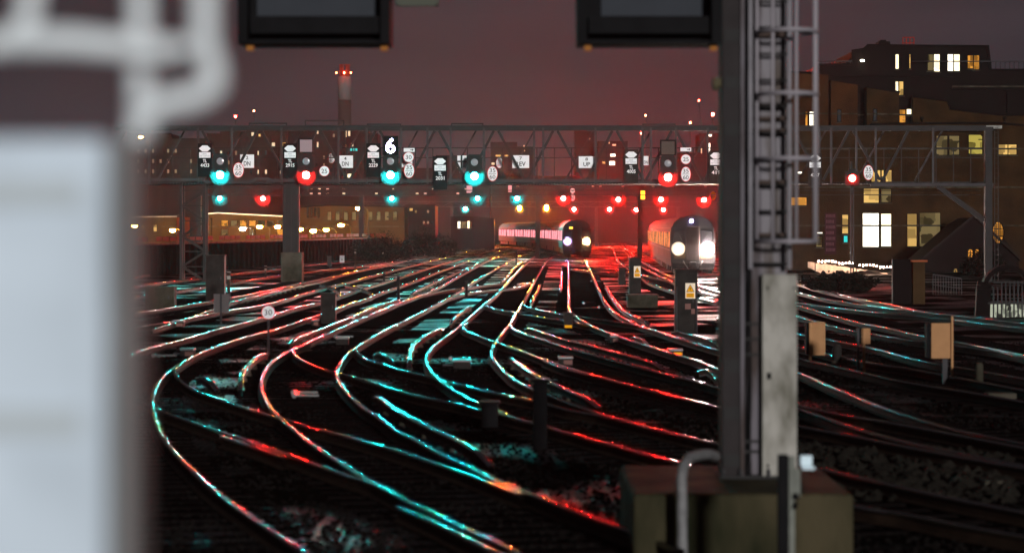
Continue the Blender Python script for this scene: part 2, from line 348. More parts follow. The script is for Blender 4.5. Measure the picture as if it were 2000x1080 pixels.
RL = dict(
 L3=[(300,642),(370,619),(430,597),(462,587),(500,578),(560,561),(600,553),(630,547),(672,535),(713,525),(752,518),(807,505),(849,499),(880,493),(902,488),(929,483),(954,479),(963,474),(955,470),(930,468)],
 L2=[(180,656),(250,640),(307,631),(362,621),(415,611),(450,604),(500,597),(550,586),(589,573),(606,569),(645,558),(676,551),(699,545),(730,537),(775,525),(812,516),(849,507),(880,500),(910,493),(939,486),(969,480),(984,476),(984,471),(965,468),(940,466)],
 L1=[(150,722),(210,708),(242,697),(282,681),(335,667),(385,654),(425,642),(465,632),(505,621),(540,612),(575,601),(622,589),(669,575),(708,562),(740,553),(772,543),(820,528),(866,513),(880,510),(910,502),(932,496),(954,490),(976,484),(998,479),(1005,475),(998,471),(975,468),(950,466)],
 R1=[(680,1122),(603,1080),(561,1055),(519,1027),(478,999),(436,969),(394,935),(367,908),(339,880),(317,852),(303,816),(297,788),(299,768),(310,745),(325,727),(345,713),(375,695),(400,684),(432,672),(465,661),(500,651),(535,643),(575,630),(600,621),(625,613),(655,604),(682,592),(708,585),(727,577),(756,566),(778,559),(812,547),(849,532),(878,522),(902,513),(923,506),(954,498),(976,491),(998,485),(1021,480),(1028,475),(1022,470),(1000,467),(970,466)],
 R3=[(1085,1108),(1020,1082),(985,1064),(953,1049),(911,1031),(872,1013),(850,1002),(811,984),(783,969),(750,952),(714,933),(683,913),(644,889),(603,861),(575,838),(553,820),(535,802),(520,780),(512,760),(511,743),(516,725),(530,706),(550,692),(575,679),(605,666),(637,651),(675,634),(700,623),(742,606),(780,590),(810,579),(850,563),(890,541),(920,525),(947,511),(963,504),(984,497),(1006,491),(1028,485),(1043,480),(1047,475),(1036,470),(1010,467),(980,466)],
 R4=[(1330,1072),(1250,1041),(1172,1013),(1117,994),(1061,972),(1008,950),(962,932),(920,912),(875,892),(837,872),(807,855),(772,838),(750,820),(712,796),(692,779),(672,758),(661,740),(658,726),(663,711),(676,692),(695,677),(722,660),(760,640),(785,628),(820,610),(850,594),(885,575),(915,555),(942,539),(960,528),(984,515),(998,507),(1021,497),(1043,488),(1058,482),(1064,477),(1058,472),(1035,468),(1005,466)],
 R9=[(990,806),(960,796),(937,787),(905,772),(880,756),(855,738),(840,721),(833,705),(835,690),(845,676),(867,659),(892,640),(915,620),(942,597),(972,571),(988,553),(1010,530),(1035,507),(1050,496),(1072,486),(1085,480),(1087,475),(1078,471),(1050,468),(1015,466)],
 R10=[(1072,770),(1039,757),(1017,747),(1000,737),(982,720),(965,702),(960,688),(970,664),(995,632),(1015,600),(1035,563),(1052,532),(1070,506),(1085,496),(1102,485),(1115,479),(1122,474),(1112,470),(1085,467)],
 R2=[(340,718),(342,730),(352,741),(365,752),(388,764),(425,777),(452,786),(487,797),(525,809),(555,817),(580,825),(603,833),(644,842),(700,857),(755,873),(811,890),(867,908),(922,927),(978,949),(1020,965)],
 R5=[(230,772),(290,790),(319,803),(355,816),(394,829),(430,841),(472,854),(505,866),(575,890),(630,910),(678,926),(714,937),(750,951)],
 R5c=[(433,851),(478,866),(520,879),(557,893)],
 R6=[(778,988),(811,1002),(867,1027),(922,1054),(978,1080),(1040,1108)],
 R7=[(605,672),(585,676),(573,683),(577,693),(600,707),(630,719),(667,729),(725,746),(775,761),(825,774),(870,783),(907,791),(940,798),(975,805),(1011,817),(1036,823),(1069,832),(1097,841),(1139,852),(1167,860),(1214,872),(1250,882),(1297,894),(1339,905),(1400,921),(1500,948),(1673,986),(1777,1003),(1866,1021),(1955,1037),(2060,1055)],
 R8=[(700,672),(694,680),(698,688),(715,700),(737,707),(775,719),(805,727),(855,738),(880,746),(912,753),(950,762),(990,771),(1037,780),(1072,789),(1106,798),(1128,802),(1170,809),(1214,819),(1250,829),(1306,842),(1347,852),(1406,865),(1480,880),(1570,905),(1700,935),(1850,968),(2040,1005)],
 R8c=[(1068,769),(1106,783),(1149,798),(1177,808),(1202,815),(1232,822),(1262,829)],
 R11=[(912,630),(903,634),(905,642),(935,655),(960,665),(980,671),(997,677),(1021,685),(1062,700),(1119,719),(1192,741),(1266,760),(1351,781),(1407,795),(1490,815),(1570,832),(1659,848),(1718,860),(1850,885),(2040,918)],
 R11c=[(1062,703),(1095,716),(1130,726),(1160,734)],
 R12=[(995,632),(1002,641),(1022,650),(1064,663),(1106,677),(1166,694),(1234,712),(1298,728),(1373,747),(1407,757),(1490,779),(1564,798),(1653,829),(1688,840),(1792,866),(1881,884),(2040,915)],
 R13=[(952,591),(945,594),(960,600),(1000,609),(1060,619),(1105,626),(1151,635)],
 R14=[(1020,594),(1035,600),(1072,608),(1114,615),(1137,618),(1186,625),(1244,633)],
 R15=[(1112,492),(1110,505),(1110,518),(1111,557),(1111,586),(1113,602),(1121,614),(1137,625),(1153,634),(1166,640),(1184,647),(1201,653),(1246,668),(1307,687),(1362,703),(1407,721),(1490,757),(1567,790),(1658,811),(1718,820),(1866,847),(2040,880)],
 R16=[(1140,492),(1142,503),(1149,520),(1157,536),(1166,555),(1176,577),(1186,594),(1203,611),(1223,622),(1244,633),(1287,647),(1341,664),(1407,683),(1490,704),(1557,724),(1634,758),(1665,770),(1718,791),(1792,816),(1866,837),(2040,872)],
 X1=[(810,577),(860,568),(910,561),(947,556),(985,552)],
 X2=[(867,584),(890,577),(915,571),(960,565),(1010,560),(1037,552)],
 X4=[(1041,504),(1087,507),(1111,510),(1144,513)],
 X5=[(1114,524),(1149,529),(1175,532),(1205,535),(1230,537)],
 X6=[(1157,523),(1185,526),(1210,528),(1250,535),(1302,545)],
 XL=[(625,554),(642,559),(655,564),(663,569),(664,576),(653,581)],
 XM=[(676,551),(672,552),(684,557),(708,564),(724,570),(728,575),(722,581)],
 S1=[(1192,473),(1193,480),(1200,494),(1206,507),(1222,519),(1253,540),(1267,551),(1291,560),(1330,572),(1400,590)],
 S2=[(1200,474),(1209,478),(1220,487),(1231,502),(1253,518),(1280,533),(1302,544),(1330,556),(1400,578)],
 S3=[(1215,474),(1227,489),(1240,502),(1253,509),(1280,524),(1313,540),(1345,551),(1420,575)],
 S4=[(1222,474),(1234,480),(1245,487),(1257,494),(1290,512)],
 B1=[(1400,520),(1470,532),(1551,551),(1609,567),(1679,583),(1748,596),(1818,610),(1915,618),(2040,628)],
 B2=[(1400,540),(1470,551),(1551,568),(1612,583),(1715,599),(1832,611),(1930,622),(2040,634)],
 B3=[(1400,560),(1500,580),(1562,591),(1620,599),(1718,610),(1818,619),(1915,630),(2040,645)],
 B4=[(1380,560),(1470,578),(1562,597),(1623,614),(1673,628),(1734,640),(1801,655),(1900,672),(2040,700)],
 B5=[(1380,580),(1470,597),(1561,618),(1612,632),(1651,642),(1701,651),(1776,663),(1862,674),(1951,686),(2040,705)],
 B6=[(1400,620),(1500,640),(1609,660),(1665,671),(1715,681),(1762,694),(1818,707),(1910,722),(2040,745)],
 B7=[(1400,640),(1500,662),(1600,686),(1690,706),(1776,719),(1880,738),(2040,768)],
 B8=[(1400,660),(1500,685),(1620,712),(1754,742),(1818,753),(1901,766),(2040,790)],
 A1=[(235,545),(300,533),(340,527),(400,521),(452,516),(519,505),(600,498),(700,492)],
 A2=[(240,560),(330,549),(400,541),(452,535),(519,528),(600,517),(720,507)],
 A3=[(250,580),(340,568),(420,556),(475,548),(519,541),(600,530),(690,521),(760,511)],
 A4=[(260,610),(350,597),(440,582),(485,574),(540,562),(594,551),(672,534),(760,513),(840,497)],
)
CR = dict(
 T1=[(802,571),(850,549),(900,528),(938,512)],
 T2=[(567,663),(600,651),(625,641),(675,622),(700,612),(735,597),(780,582)],
 T3=[(469,750),(471,735),(478,719),(496,700),(522,684)],
 T4=[(800,710),(800,692),(808,672),(830,655),(862,637)],
 T5=[(880,626),(895,611),(920,596)],
 T6=[(977,550),(992,537),(1010,517),(1030,505)],
 T7=[(1037,588),(1046,571),(1055,552)],
 T8=[(730,765),(750,781),(775,799),(812,820),(850,838),(892,857),(925,875),(962,894)],
 T9=[(995,692),(1012,709),(1037,725),(1062,740),(1100,756),(1149,777),(1172,784)],
 T10=[(732,684),(750,692),(767,699)],
 T11=[(385,730),(405,741),(425,751)],
 T12=[(1234,653),(1250,660),(1266,666)],
 T13=[(1313,643),(1362,656),(1407,669)],
 T14=[(1368,714),(1386,722),(1402,730)],
 TC=[(1028,637),(1047,644),(1096,660),(1149,673),(1202,687),(1256,701),(1298,712)],
 TD=[(1183,556),(1196,579),(1209,596),(1223,608),(1244,618),(1267,627)],
 TE=[(1097,524),(1096,542),(1095,561)],
 TF=[(470,583),(520,573),(594,553)],
)
def track(label, rails, cond=(), sleep=(), cat='railway track', name='railway_track', group='tracks of the railway junction'):
    p0 = G(*RL[rails[0]][len(RL[rails[0]]) // 2])
    t = thing(name, (p0.x, p0.y, -.19), label, cat, group)
    for r in rails:
        path = rail_obj(t, RL[r])
        for rr, side in sleep:
            if rr == r: sleepers_obj(t, path, side)
    for c in cond: conductor_obj(t, CR[c])
    return t
track('outermost left track whose near rail swings round in a wide curve at bottom left', ['L1', 'R1'], ['T3', 'T11'], [('R1', -1)])
track('track passing just behind the round 30 sign on its post', ['L3', 'L2'], ['TF'], [('L2', -1)])
track('track whose rails end in a bead of cyan and red glints at bottom centre', ['R3', 'R4'], ['T1', 'T2', 'T8'], [('R3', 1)])
track('middle track curving left under the green signals, with two conductor rails beside it', ['R9', 'R10'], ['T4', 'T5', 'T6', 'T7', 'T9'], [('R9', 1)])
track('track running straight down from under the nearer left train and bending right', ['R15', 'R16'], ['TD', 'TE', 'T14'], [('R15', -1)])
track('long turnout rail leaving the wide left curve and crossing to the bottom centre', ['R2'], [], [], 'turnout rail', 'turnout')
track('paired crossing rails meeting at bottom left with a short check rail', ['R5', 'R5c'], [], [], 'turnout rail', 'turnout')
track('short guard rail lowest in the bottom centre', ['R6'], [], [], 'guard rail', 'guard_rail')
track('long diverging track running from mid left past the dark cabinets to the mast base', ['R7', 'R8', 'R8c'], ['T10'], [('R8', 1)], 'turnout', 'turnout')
track('diverging red lit track fanning right between the middle track and the tall mast', ['R11', 'R12', 'R11c'], ['TC'], [('R11', -1)], 'turnout', 'turnout')
track('thin crossover from the middle track into the straight track by the small yellow marker', ['R13', 'R14'], [], [('R13', -1)], 'crossover', 'crossover')
track('near level crossover lying between the bent middle rails', ['X1', 'X2'], [], [('X1', 1)], 'crossover', 'crossover')
track('short crossover right in front of the left train', ['X4', 'X5', 'X6'], [], [], 'crossover', 'crossover')
track('small S shaped switch rail at the left of the fan', ['XL'], [], [], 'switch rail', 'switch_rail')
track('small yellow glinting switch rail right of the dark trackside cabinet', ['XM'], [], [], 'switch rail', 'switch_rail')
track('track between the two trains passing behind the first hazard cabinet', ['S1', 'S2'], [], [('S2', 1)])
track('track nearest the left flank of the right train', ['S3', 'S4'], ['T12', 'T13'], [])
track('outer right track below the lit terrace wall', ['B1', 'B2'], [], [('B2', -1)])
track('second track from the terrace wall, seen right of the mast', ['B3', 'B4'], [], [('B4', -1)])
track('track passing behind the beige panels right of the mast', ['B5', 'B6'], [], [('B6', -1)])
track('darkest right hand track just beyond the low rounded post', ['B7', 'B8'], [], [('B8', -1)])
track('far left track below the retaining wall', ['A1', 'A2'], [], [('A2', -1)])
track('second far left track nearer than the retaining wall track', ['A3', 'A4'], [], [('A4', -1)])
# ------------------------------------------------------------------ main signal gantry
GD = 168.0
def gx(px, d=GD): return (px - CX) / F * d
def gzz(py, d=GD): return EYE - (py - HZ) / F * d
gantry = thing('signal_gantry', (gx(1060), GD, -.19), 'nearest wide lattice steel gantry spanning all the tracks', 'signal gantry')
def hbar(m, x0, x1, y, th, d): m.box((gx(x0, GD), d - th / 2, gzz(y, GD) - th / 2), (gx(x1, GD), d + th / 2, gzz(y, GD) + th / 2))
FB, BB = GD, GD + 2.6
m = MB(); hbar(m, 225, 1940, 252, .24, FB); m.build('top_chord', M['dsteel'], gantry)
m = MB(); hbar(m, 225, 1940, 244, .10, BB); m.build('top_chord', M['dsteel'], gantry)
m = MB()
for x0, x1, y in ((215, 400, 351), (400, 488, 356), (520, 1215, 353), (1215, 1560, 357), (1700, 1940, 361)): hbar(m, x0, x1, y, .17, FB)
hbar(m, 488, 497, 353, .17, FB); m.bar((gx(488), FB, gzz(356)), (gx(499), FB, gzz(349.5)), .16); hbar(m, 499, 524, 349.5, .16, FB); m.bar((gx(524), FB, gzz(349.5)), (gx(536), FB, gzz(355)), .16)
m.build('bottom_chord', M['steel'], gantry)
m = MB(); hbar(m, 225, 1940, 357, .2, BB); m.build('bottom_chord', M['dsteel'], gantry)
# walkway deck and its handrails
m = MB()
for x in range(225, 1930, 6): m.box((gx(x), FB + .12, gzz(359.5)), (gx(x + 4.5), BB - .12, gzz(359.5) + .05))
m.build('walkway', M['dsteel'], gantry)
m = MB(); hbar(m, 270, 1940, 289, .055, FB + .5); hbar(m, 270, 1940, 308, .045, FB + .5)
for x in range(300, 1930, 34): m.box((gx(x), FB + .48, gzz(289)), (gx(x) + .05, FB + .53, gzz(358)))
m.build('handrail', M['dsteel'], gantry)
# bracing: W pattern on both faces, cross pieces between them
m = MB(); k = 0
for i in range(-3, 9):
    top = 738 + i * 115.6; nxt = top + 57.8
    if top > 1880 or top < 225: continue
    m = MB(); m.bar((gx(top + 4), FB, gzz(256)), (gx(nxt - 2), FB, gzz(352)), .15); m.build('diagonal_brace', M['dsteel'], gantry); m = MB()
    m.bar((gx(nxt + 3), FB, gzz(352)), (gx(min(top + 111, 1936)), FB, gzz(256)), .15); m.build('diagonal_brace', M['dsteel'], gantry)
m = MB()
for i in range(-4, 11):
    top = 700 + i * 115.6
    if 225 < top < 1860:
        m = MB(); m.bar((gx(top), BB, gzz(248)), (gx(top - 57), BB, gzz(352)), .10); m.build('diagonal_brace', M['steel'], gantry)
m = MB()
for x in (292, 387, 453, 550, 661, 716, 783, 835, 880, 945, 1043, 1061, 1163, 1255, 1271, 1320, 1382, 1448, 1600, 1623, 1672, 1710, 1822):
    m = MB(); m.box((gx(x) - .06, FB - .16, gzz(360)), (gx(x) + .06, FB - .04, gzz(250))); m.build('vertical_brace', M['steel'], gantry)
m = MB()
for x in range(240, 1930, 58):
    m = MB(); m.box((gx(x) - .04, FB + .1, gzz(254)), (gx(x) + .04, BB - .1, gzz(254) + .09)); m.build('cross_brace', M['dsteel'], gantry)
for x0, x1, y in ((485, 560, 241), (595, 672, 236), (716, 783, 243), (881, 944, 242), (1255, 1320, 243)):
    m = MB(); hbar(m, x0, x1, y, .09, FB + .3); m.bar((gx(x0 + 1), FB + .3, gzz(y)), (gx(x0 + 1), FB + .3, gzz(252)), .07); m.bar((gx(x1 - 1), FB + .3, gzz(y)), (gx(x1 - 1), FB + .3, gzz(252)), .07)
    m.build('cage_hoop', M['dsteel'], gantry)
# legs
def lattice_leg(x0, x1, ytop, zbot, d, dep=1.2, r=.17):
    m = MB(); X0, X1 = gx(x0), gx(x1)
    for X in (X0, X1):
        for Y in (d, d + dep): m.box((X - r / 2, Y - r / 2, zbot), (X + r / 2, Y + r / 2, gzz(ytop)))
    z = zbot; f = 0
    while z < gzz(ytop) - .8:
        for Y in (d, d + dep): m.bar((X0 if f else X1, Y, z), (X1 if f else X0, Y, z + .9), .07)
        m.bar((X0, d, z + .9), (X1, d, z + .9), .06); z += .9; f ^= 1
    return m
lattice_leg(352, 398, 357, -.2, GD + .4).build('leg', M['dsteel'], gantry)
m = MB(); m.box((gx(551), GD + .3, 1.3), (gx(583), GD + 1.1, gzz(358)), .03)
for x in (553, 565, 577): m.box((gx(x), GD + .25, 1.3), (gx(x + 3), GD + .3, gzz(358)))
m.build('leg', M['dsteel'], gantry)
m = MB(); m.box((gx(549), GD - .2, -.2), (gx(590), GD + 1.5, 1.55), .04); m.build('plinth', M['conc'], gantry)
m = MB(); m.box((gx(1924), GD - .1, -.2), (gx(1938), GD + .5, gzz(248)), .03); m.build('leg', M['dsteel'], gantry)
m = MB(); m.bar((gx(1830), GD + .1, gzz(364)), (gx(1922), GD + .1, gzz(432)), .2); m.bar((gx(1838), GD + .1, gzz(364)), (gx(1924), GD + .1, gzz(426)), .08); m.build('knee_brace', M['dsteel'], gantry)
m = MB()
for x in (1944, 1951): m.box((gx(x), GD + .3, -.2), (gx(x) + .04, GD + .36, gzz(255)))
for i in range(30): m.box((gx(1944), GD + .31, .2 + i * .3), (gx(1951), GD + .35, .23 + i * .3))
m.build('ladder', M['dsteel'], gantry)
m = MB(); hbar(m, 400, 560, 366, .06, FB + .6); hbar(m, 600, 1930, 371, .05, BB); hbar(m, 600, 1930, 380, .05, BB)
m.build('cable_tray', M['dsteel'], gantry)

# ------------------------------------------------------------------ colour light signals
CY, RD, AM = (.008, 1.0, .96), (1.0, .008, .006), (1.0, .30, .01)
LAMP = dict(green=(CY, 1.2), red=(RD, 1.7), amber=(AM, 3.0))
POWER = 3.2
def aspect_mat(color, s):
    c, k = LAMP[color]; return glow(f'{color}_aspect_{int(s)}', c, s * k * POWER)
PLATE = mat('satin_black_backplate', (.020, .020, .020), .8)
def signal(px, py, d, color, label, strength=1500, r=.20, style='tall', group='colour light signals on the gantries', second=None):
    """py = lit lamp centre"""
    x = gx(px, d); z = gzz(py, d); y = d - .9
    t = thing('railway_signal', (x, y + .3, z - .5), label, 'railway signal', group)
    m = MB()
    if style == 'tall':
        poly = [(.6 * math.cos(q * math.pi / 12), .6 * math.sin(q * math.pi / 12)) for q in range(-12, 1)] + [(.6, .1), (.46, .5), (.46, 1.05), (.34, 1.28), (-.34, 1.28), (-.46, 1.05), (-.46, .5), (-.6, .1)]
    elif style == 'tall_square':
        poly = [(-.46, -.62), (.46, -.62), (.46, 1.05), (.34, 1.28), (-.34, 1.28), (-.46, 1.05)]
    elif style == 'box':
        poly = [(-.42, -.42), (.42, -.42), (.42, .42), (-.42, .42)]
    else:
        poly = [(.85 * math.cos(q * math.pi / 12), .85 * math.sin(q * math.pi / 12)) for q in range(-12, 1)] + [(.85, .2), (.7, .62), (.34, .9), (-.34, .9), (-.7, .62), (-.85, .2)]
    m.prism([(x + a, z + b) for a, b in poly], y, y + .06); m.box((x - .2, y + .06, z - .3), (x + .2, y + .42, z + .55))
    m.build('halo_backplate', PLATE, t)  # round outlines oversized so spilled lens light reads as a halo
    m = MB(); m.disc((x, y - .012, z), r, 20, thick=.01, dome=.11); m.build('lens', aspect_mat(color, strength), t)  # lens widened and domed to spill light onto the plate
    def hood(zz, rr):
        h = MB(); k = 12; pts = [(rr * 1.22 * math.cos(math.pi * (.12 + .76 * i / k)), rr * 1.22 * math.sin(math.pi * (.12 + .76 * i / k))) for i in range(k + 1)]
        v = [(x + a, y - .002, zz + b) for a, b in pts] + [(x + a * .97, y - .24, zz + b * .97 + .01) for a, b in pts]
        h.add(v, [(i, i + 1, i + k + 2, i + k + 1) for i in range(k)]); h.build('hood', PLATE, t)
    hood(z, r)
    if style == 'tall' or second:
        zz = z + (.82 if style == 'tall' else .33)
        if second == 'amber' or second == color:
            m = MB(); m.disc((x, y - .012, zz), r, 20, thick=.01, dome=.13); m.build('lens', aspect_mat(color, strength), t)
        else:
            m = MB(); m.disc((x, y - .012, zz), r * 1.05, 20, thick=.01, dome=.02); m.build('unlit_lens', M['lensoff'], t)
        hood(zz, r)
    m = MB(); m.box((x - .05, y + .42, z - .6), (x + .05, y + .62, z + 1.0)); m.box((x - .1, y + .1, z - .95), (x + .1, y + .2, z - .6)); m.build('bracket', M['dsteel'], t)
    return t
S1 = 1500
signal(433, 343, GD, 'green', 'leftmost green signal of the near gantry, between the 4433 plate and an oval sign', S1)
signal(600, 343, GD, 'red', 'red signal with a pinkish indicator box on top, left of the round 25 sign', S1)
signal(764, 343, GD, 'green', 'green signal directly under the glowing 6', S1)
signal(927, 345, GD, 'green', 'green signal on the near gantry between the 2031 plate and the REV sign', S1 * 1.2)
signal(1303, 347, GD, 'red', 'red signal under the dark square indicator on the near gantry', S1 * 1.2)
t = signal(1661, 349, GD - .3, 'red', 'red signal on its own thin post right of the mast', 130, r=.2, style='box')
m = MB()
for x in (1659, 1664): m.tube([(gx(x), GD - .7, -.2), (gx(x), GD - .7, gzz(356))], .045, 6)
m.build('post', M['steel'], t)
for px, py, c, s, lab in (
  (431, 388, 'green', .55, 'small green light straight below the left green signal'),
  (515, 388, 'red', .8, 'red signal low between the first and second gantry signs at left'),
  (766, 388, 'green', .6, 'green light under the green signal with the 6'),
  (933, 388, 'green', .6, 'green light beside the pink plate below the fourth signal'),
  (1010, 388, 'green', .8, 'green light just above the double amber one'),
  (1100, 388, 'red', 1.0, 'red light left of the small white round and oval signs'),
  (1207, 390, 'red', 1.0, 'red light below and left of the yellow panel'),
  (1290, 390, 'red', 1.0, 'red light beneath the signal with the dark indicator'),
  (1374, 391, 'red', 1.1, 'red light left of the yellow oval sign near the mast')):
    signal(px, py, 300, c, lab, 2200 * s * (3.6 if c == 'red' else 1), r=.2, style='short')
for px, py, c, s, lab, sec in (
  (753, 408, 'red', .45, 'small red light over the left street lamps, right of the column', None),
  (808, 415, 'amber', .4, 'single amber light between two small reds', None),
  (843, 413, 'red', .4, 'small red light just right of the single amber one', None),
  (909, 408, 'green', .8, 'small green light left of the two far reds and green', None),
  (1014, 408, 'amber', .8, 'double amber signal under a green one', 'amber'),
  (1067, 408, 'amber', .9, 'double amber signal left of the reds above the left train', 'amber'),
  (1121, 409, 'red', 1.0, 'red light right above the left train', None),
  (1190, 409, 'red', 1.0, 'red light beyond the gap between the trains, left one', None),
  (1242, 410, 'red', 1.0, 'red light beyond the gap between the trains, right one', None),
  (1295, 410, 'red', 1.0, 'red light over the side windows of the right train', None)):
    signal(px, py, 490, c, lab, 2400 * s * (3.6 if c == 'red' else 1), r=.25, style='short', second=sec)
for px, py, c, s, lab in (
  (861, 422, 'red', .5, 'tiny red light, first of the farthest row'),
  (887, 422, 'red', .5, 'tiny red light, second of the farthest row'),
  (945, 422, 'green', .5, 'tiny green light of the farthest row'),
  (980, 422, 'red', .6, 'tiny red light right of the tiny green')):
    signal(px, py, 750, c, lab, 3200 * s, r=.28, style='short')

# route indicators
def indicator(px, py, w, h, face, label, glyph=None):
    x, z = gx(px), gzz(py); W_, H_ = W(w, GD), W(h, GD); y = GD - .95
    t = thing('route_indicator', (x, y + .2, z - H_ / 2), label, 'route indicator', 'route indicators on the near gantry')
    m = MB(); m.box((x - W_ / 2, y, z - H_ / 2), (x + W_ / 2, y + .4, z + H_ / 2), .02)
    m.box((x - W_ / 2 - .03, y - .2, z + H_ / 2), (x + W_ / 2 + .03, y + .05, z + H_ / 2 + .03)); m.box((x - W_ / 2 - .03, y - .2, z - H_ / 2), (x - W_ / 2 - .005, y + .05, z + H_ / 2)); m.box((x + W_ / 2 + .005, y - .2, z - H_ / 2), (x + W_ / 2 + .03, y + .05, z + H_ / 2))
    m.build('housing', M['black'], t)
    m = MB(); m.box((x - W_ / 2 + .05, y - .01, z - H_ / 2 + .05), (x + W_ / 2 - .05, y - .004, z + H_ / 2 - .05)); m.build('display_face', face, t)
    if glyph: text_mb(glyph, (x, y - .012, z), W(29, GD), W(18, GD), bold=.012).build('lit_numeral', glow('numeral_light', (.72, .62, 1.0), 40), t)
    return t
indicator(600, 286, 27, 27, mat('reflection_tinted_display', (.34, .26, .28), .5, noise=.1, nscale=20), 'square indicator with a pale blank face above the left red signal')  # unlit face; pinkish reflected light is put into its colour
indicator(1303, 290, 29, 29, mat('dark_display', (.09, .07, .06), .5, noise=.2, nscale=20), 'square indicator with a dark blank face above the right red signal')
indicator(764, 286, 28, 36, M['black'], 'dark indicator showing a glowing white 6', '6')

# ------------------------------------------------------------------ signs on the near gantry
Y0 = GD - .55
def plate(px, py, number, label, dark=True):
    x, z = gx(px), gzz(py); t = thing('signal_number_plate', (x, Y0, z - .6), label, 'number plate', 'signal number plates on the near gantry')
    w = W(13.5, GD)
    m = MB(); m.box((x - w, Y0, z - W(49, GD)), (x + w, Y0 + .03, z + W(16, GD))); m.build('backing_board', M['black'] if dark else M['grey_cab'], t)
    a, b = W(11.5, GD), W(6, GD)
    m = MB(); m.prism([(x - a, z + W(6, GD)), (x - a * .42, z), (x + a * .42, z), (x + a, z + W(6, GD)), (x + a * .42, z + 2 * b - .0), (x - a * .42, z + 2 * b)], Y0 - .02, Y0 - .004)
    m.build('hexagon_plate', M['white'], t)
    m = MB(); m.box((x - W(11, GD), Y0 - .02, z - W(12, GD)), (x + W(11, GD), Y0 - .004, z - W(1.2, GD))); lp = m.build('label_panel', M['white'], t)
    text_mb('SIGNAL\nPOST TELEPHONE', (x, Y0 - .022, z - W(6.4, GD)), W(7, GD), W(19, GD)).build('lettering', mat('faded_lettering', (.35, .36, .4), .6), lp)
    text_mb('TL', (x, Y0 - .006, z - W(18, GD)), W(6.4, GD), W(7.5, GD), bold=.02).build('lettering', M['lett'], t)
    text_mb(number, (x, Y0 - .006, z - W(26.5, GD)), W(7, GD), W(17, GD), bold=.02).build('lettering', M['lett'], t)
    return t
plate(402, 297, '4433', 'black plate TL 4433 with a white hexagon above')
plate(568, 297, '2915', 'black plate TL 2915 left of the first red signal')
plate(730, 297, '2229', 'black plate TL 2229 left of the glowing 6')
plate(860, 322, '2031', 'black plate TL 2031 hung lower than its neighbours')
plate(1232, 309, '4005', 'grey plate TL 4005 right of the UP sign', False)
plate(1397, 311, '419', 'grey plate TL 419 beside the mast', False)
plate(1590, 316, '4267', 'grey plate TL 4267 seen through the ladder cage', False)
def speed(px, py, w, h, txt, label, group='speed signs on the near gantry', d=None, y=None, num=None, post=None):
    d = d or GD; y = y if y is not None else d - .75
    x, z = gx(px, d), gzz(py, d); a, b = W(w, d) / 2, W(h, d) / 2
    t = thing('speed_sign', (x, y, z - b if not post else -.19), label, 'speed sign', group)
    m = MB(); m.disc((x, y, z), a, 32, b, .02); m.build('sign_border', M['red'], t)
    m = MB(); m.disc((x, y - .006, z), a * .91, 32, b * .93, .005); f = m.build('sign_face', M['white'], t)
    ink = num or M['ink']
    if len(txt) == 1: text_mb(txt[0], (x, y - .008, z), b * .82, a * 1.1).build('lettering', ink, f)
    else:
        text_mb(txt[0], (x, y - .008, z + b * .42), b * .52, a * 1.1).build('lettering', ink, f)
        text_mb(txt[1], (x, y - .008, z - b * .42), b * .52, a * 1.1).build('lettering', ink, f)
        m = MB(); m.box((x - a * .7, y - .012, z - b * .025), (x + a * .7, y - .007, z + b * .025)); m.build('dividing_line', ink, f)
    if post:
        m = MB(); m.tube([(x, y + .06, -.2), (x, y + .06, z + b * .6)], .035, 8); m.build('post', M['steel'], t)
    return t
speed(468, 333, 21.5, 30, ['35', '60'], 'white oval 35 over 60 sign beside the leftmost green signal')
speed(635, 335, 20.5, 20.5, ['25'], 'round white 25 sign right of the left red signal')
speed(641, 307, 14, 21, ['35', '60'], 'smaller bluish oval 35 over 60 sign above the round 25', y=GD + 3)
speed(799, 308, 21, 20, ['30'], 'round 30 sign under an arrow plate, right of the glowing 6')
speed(800, 334, 21, 30, ['35', '60'], 'oval 35 over 60 sign below the round 30 on the gantry')
speed(962, 340, 20.5, 30, ['35', '60'], 'oval 35 over 60 sign right of the fourth signal')
speed(975, 316, 14, 22, ['35', '60'], 'partly hidden small oval 35 sign with red figures', y=GD + 3, num=M['red'])
speed(1338, 312, 20, 19.5, ['25'], 'round 25 sign under an arrow plate near the mast')
speed(1338, 341, 20, 30, ['35', '60'], 'oval 35 over 60 sign below the round 25 near the mast')
speed(1693, 338, 19.5, 30, ['35', '60'], 'oval 35 over 60 sign right of the mast by the lone red signal')
def arrow(px, py, label):
    x, z = gx(px), gzz(py); y = GD - .75
    t = thing('arrow_plate', (x, y, z - .15), label, 'arrow sign', 'arrow plates on the near gantry')
    m = MB(); m.box((x - W(10.5, GD), y, z - W(3.6, GD)), (x + W(10.5, GD), y + .02, z + W(3.6, GD))); m.build('sign_face', M['white'], t)
    m = MB(); m.box((x + W(2, GD), y - .01, z - .02), (x + W(6.5, GD), y - .004, z + .02)); m.prism([(x + W(6, GD), z - .075), (x + W(9, GD), z), (x + W(6, GD), z + .075)], y - .01, y - .004)
    m.build('arrow', M['ink'], t)
arrow(800, 294, 'small plate with a right arrow over the round 30')
arrow(1338, 293, 'small plate with a right arrow over the round 25 near the mast')
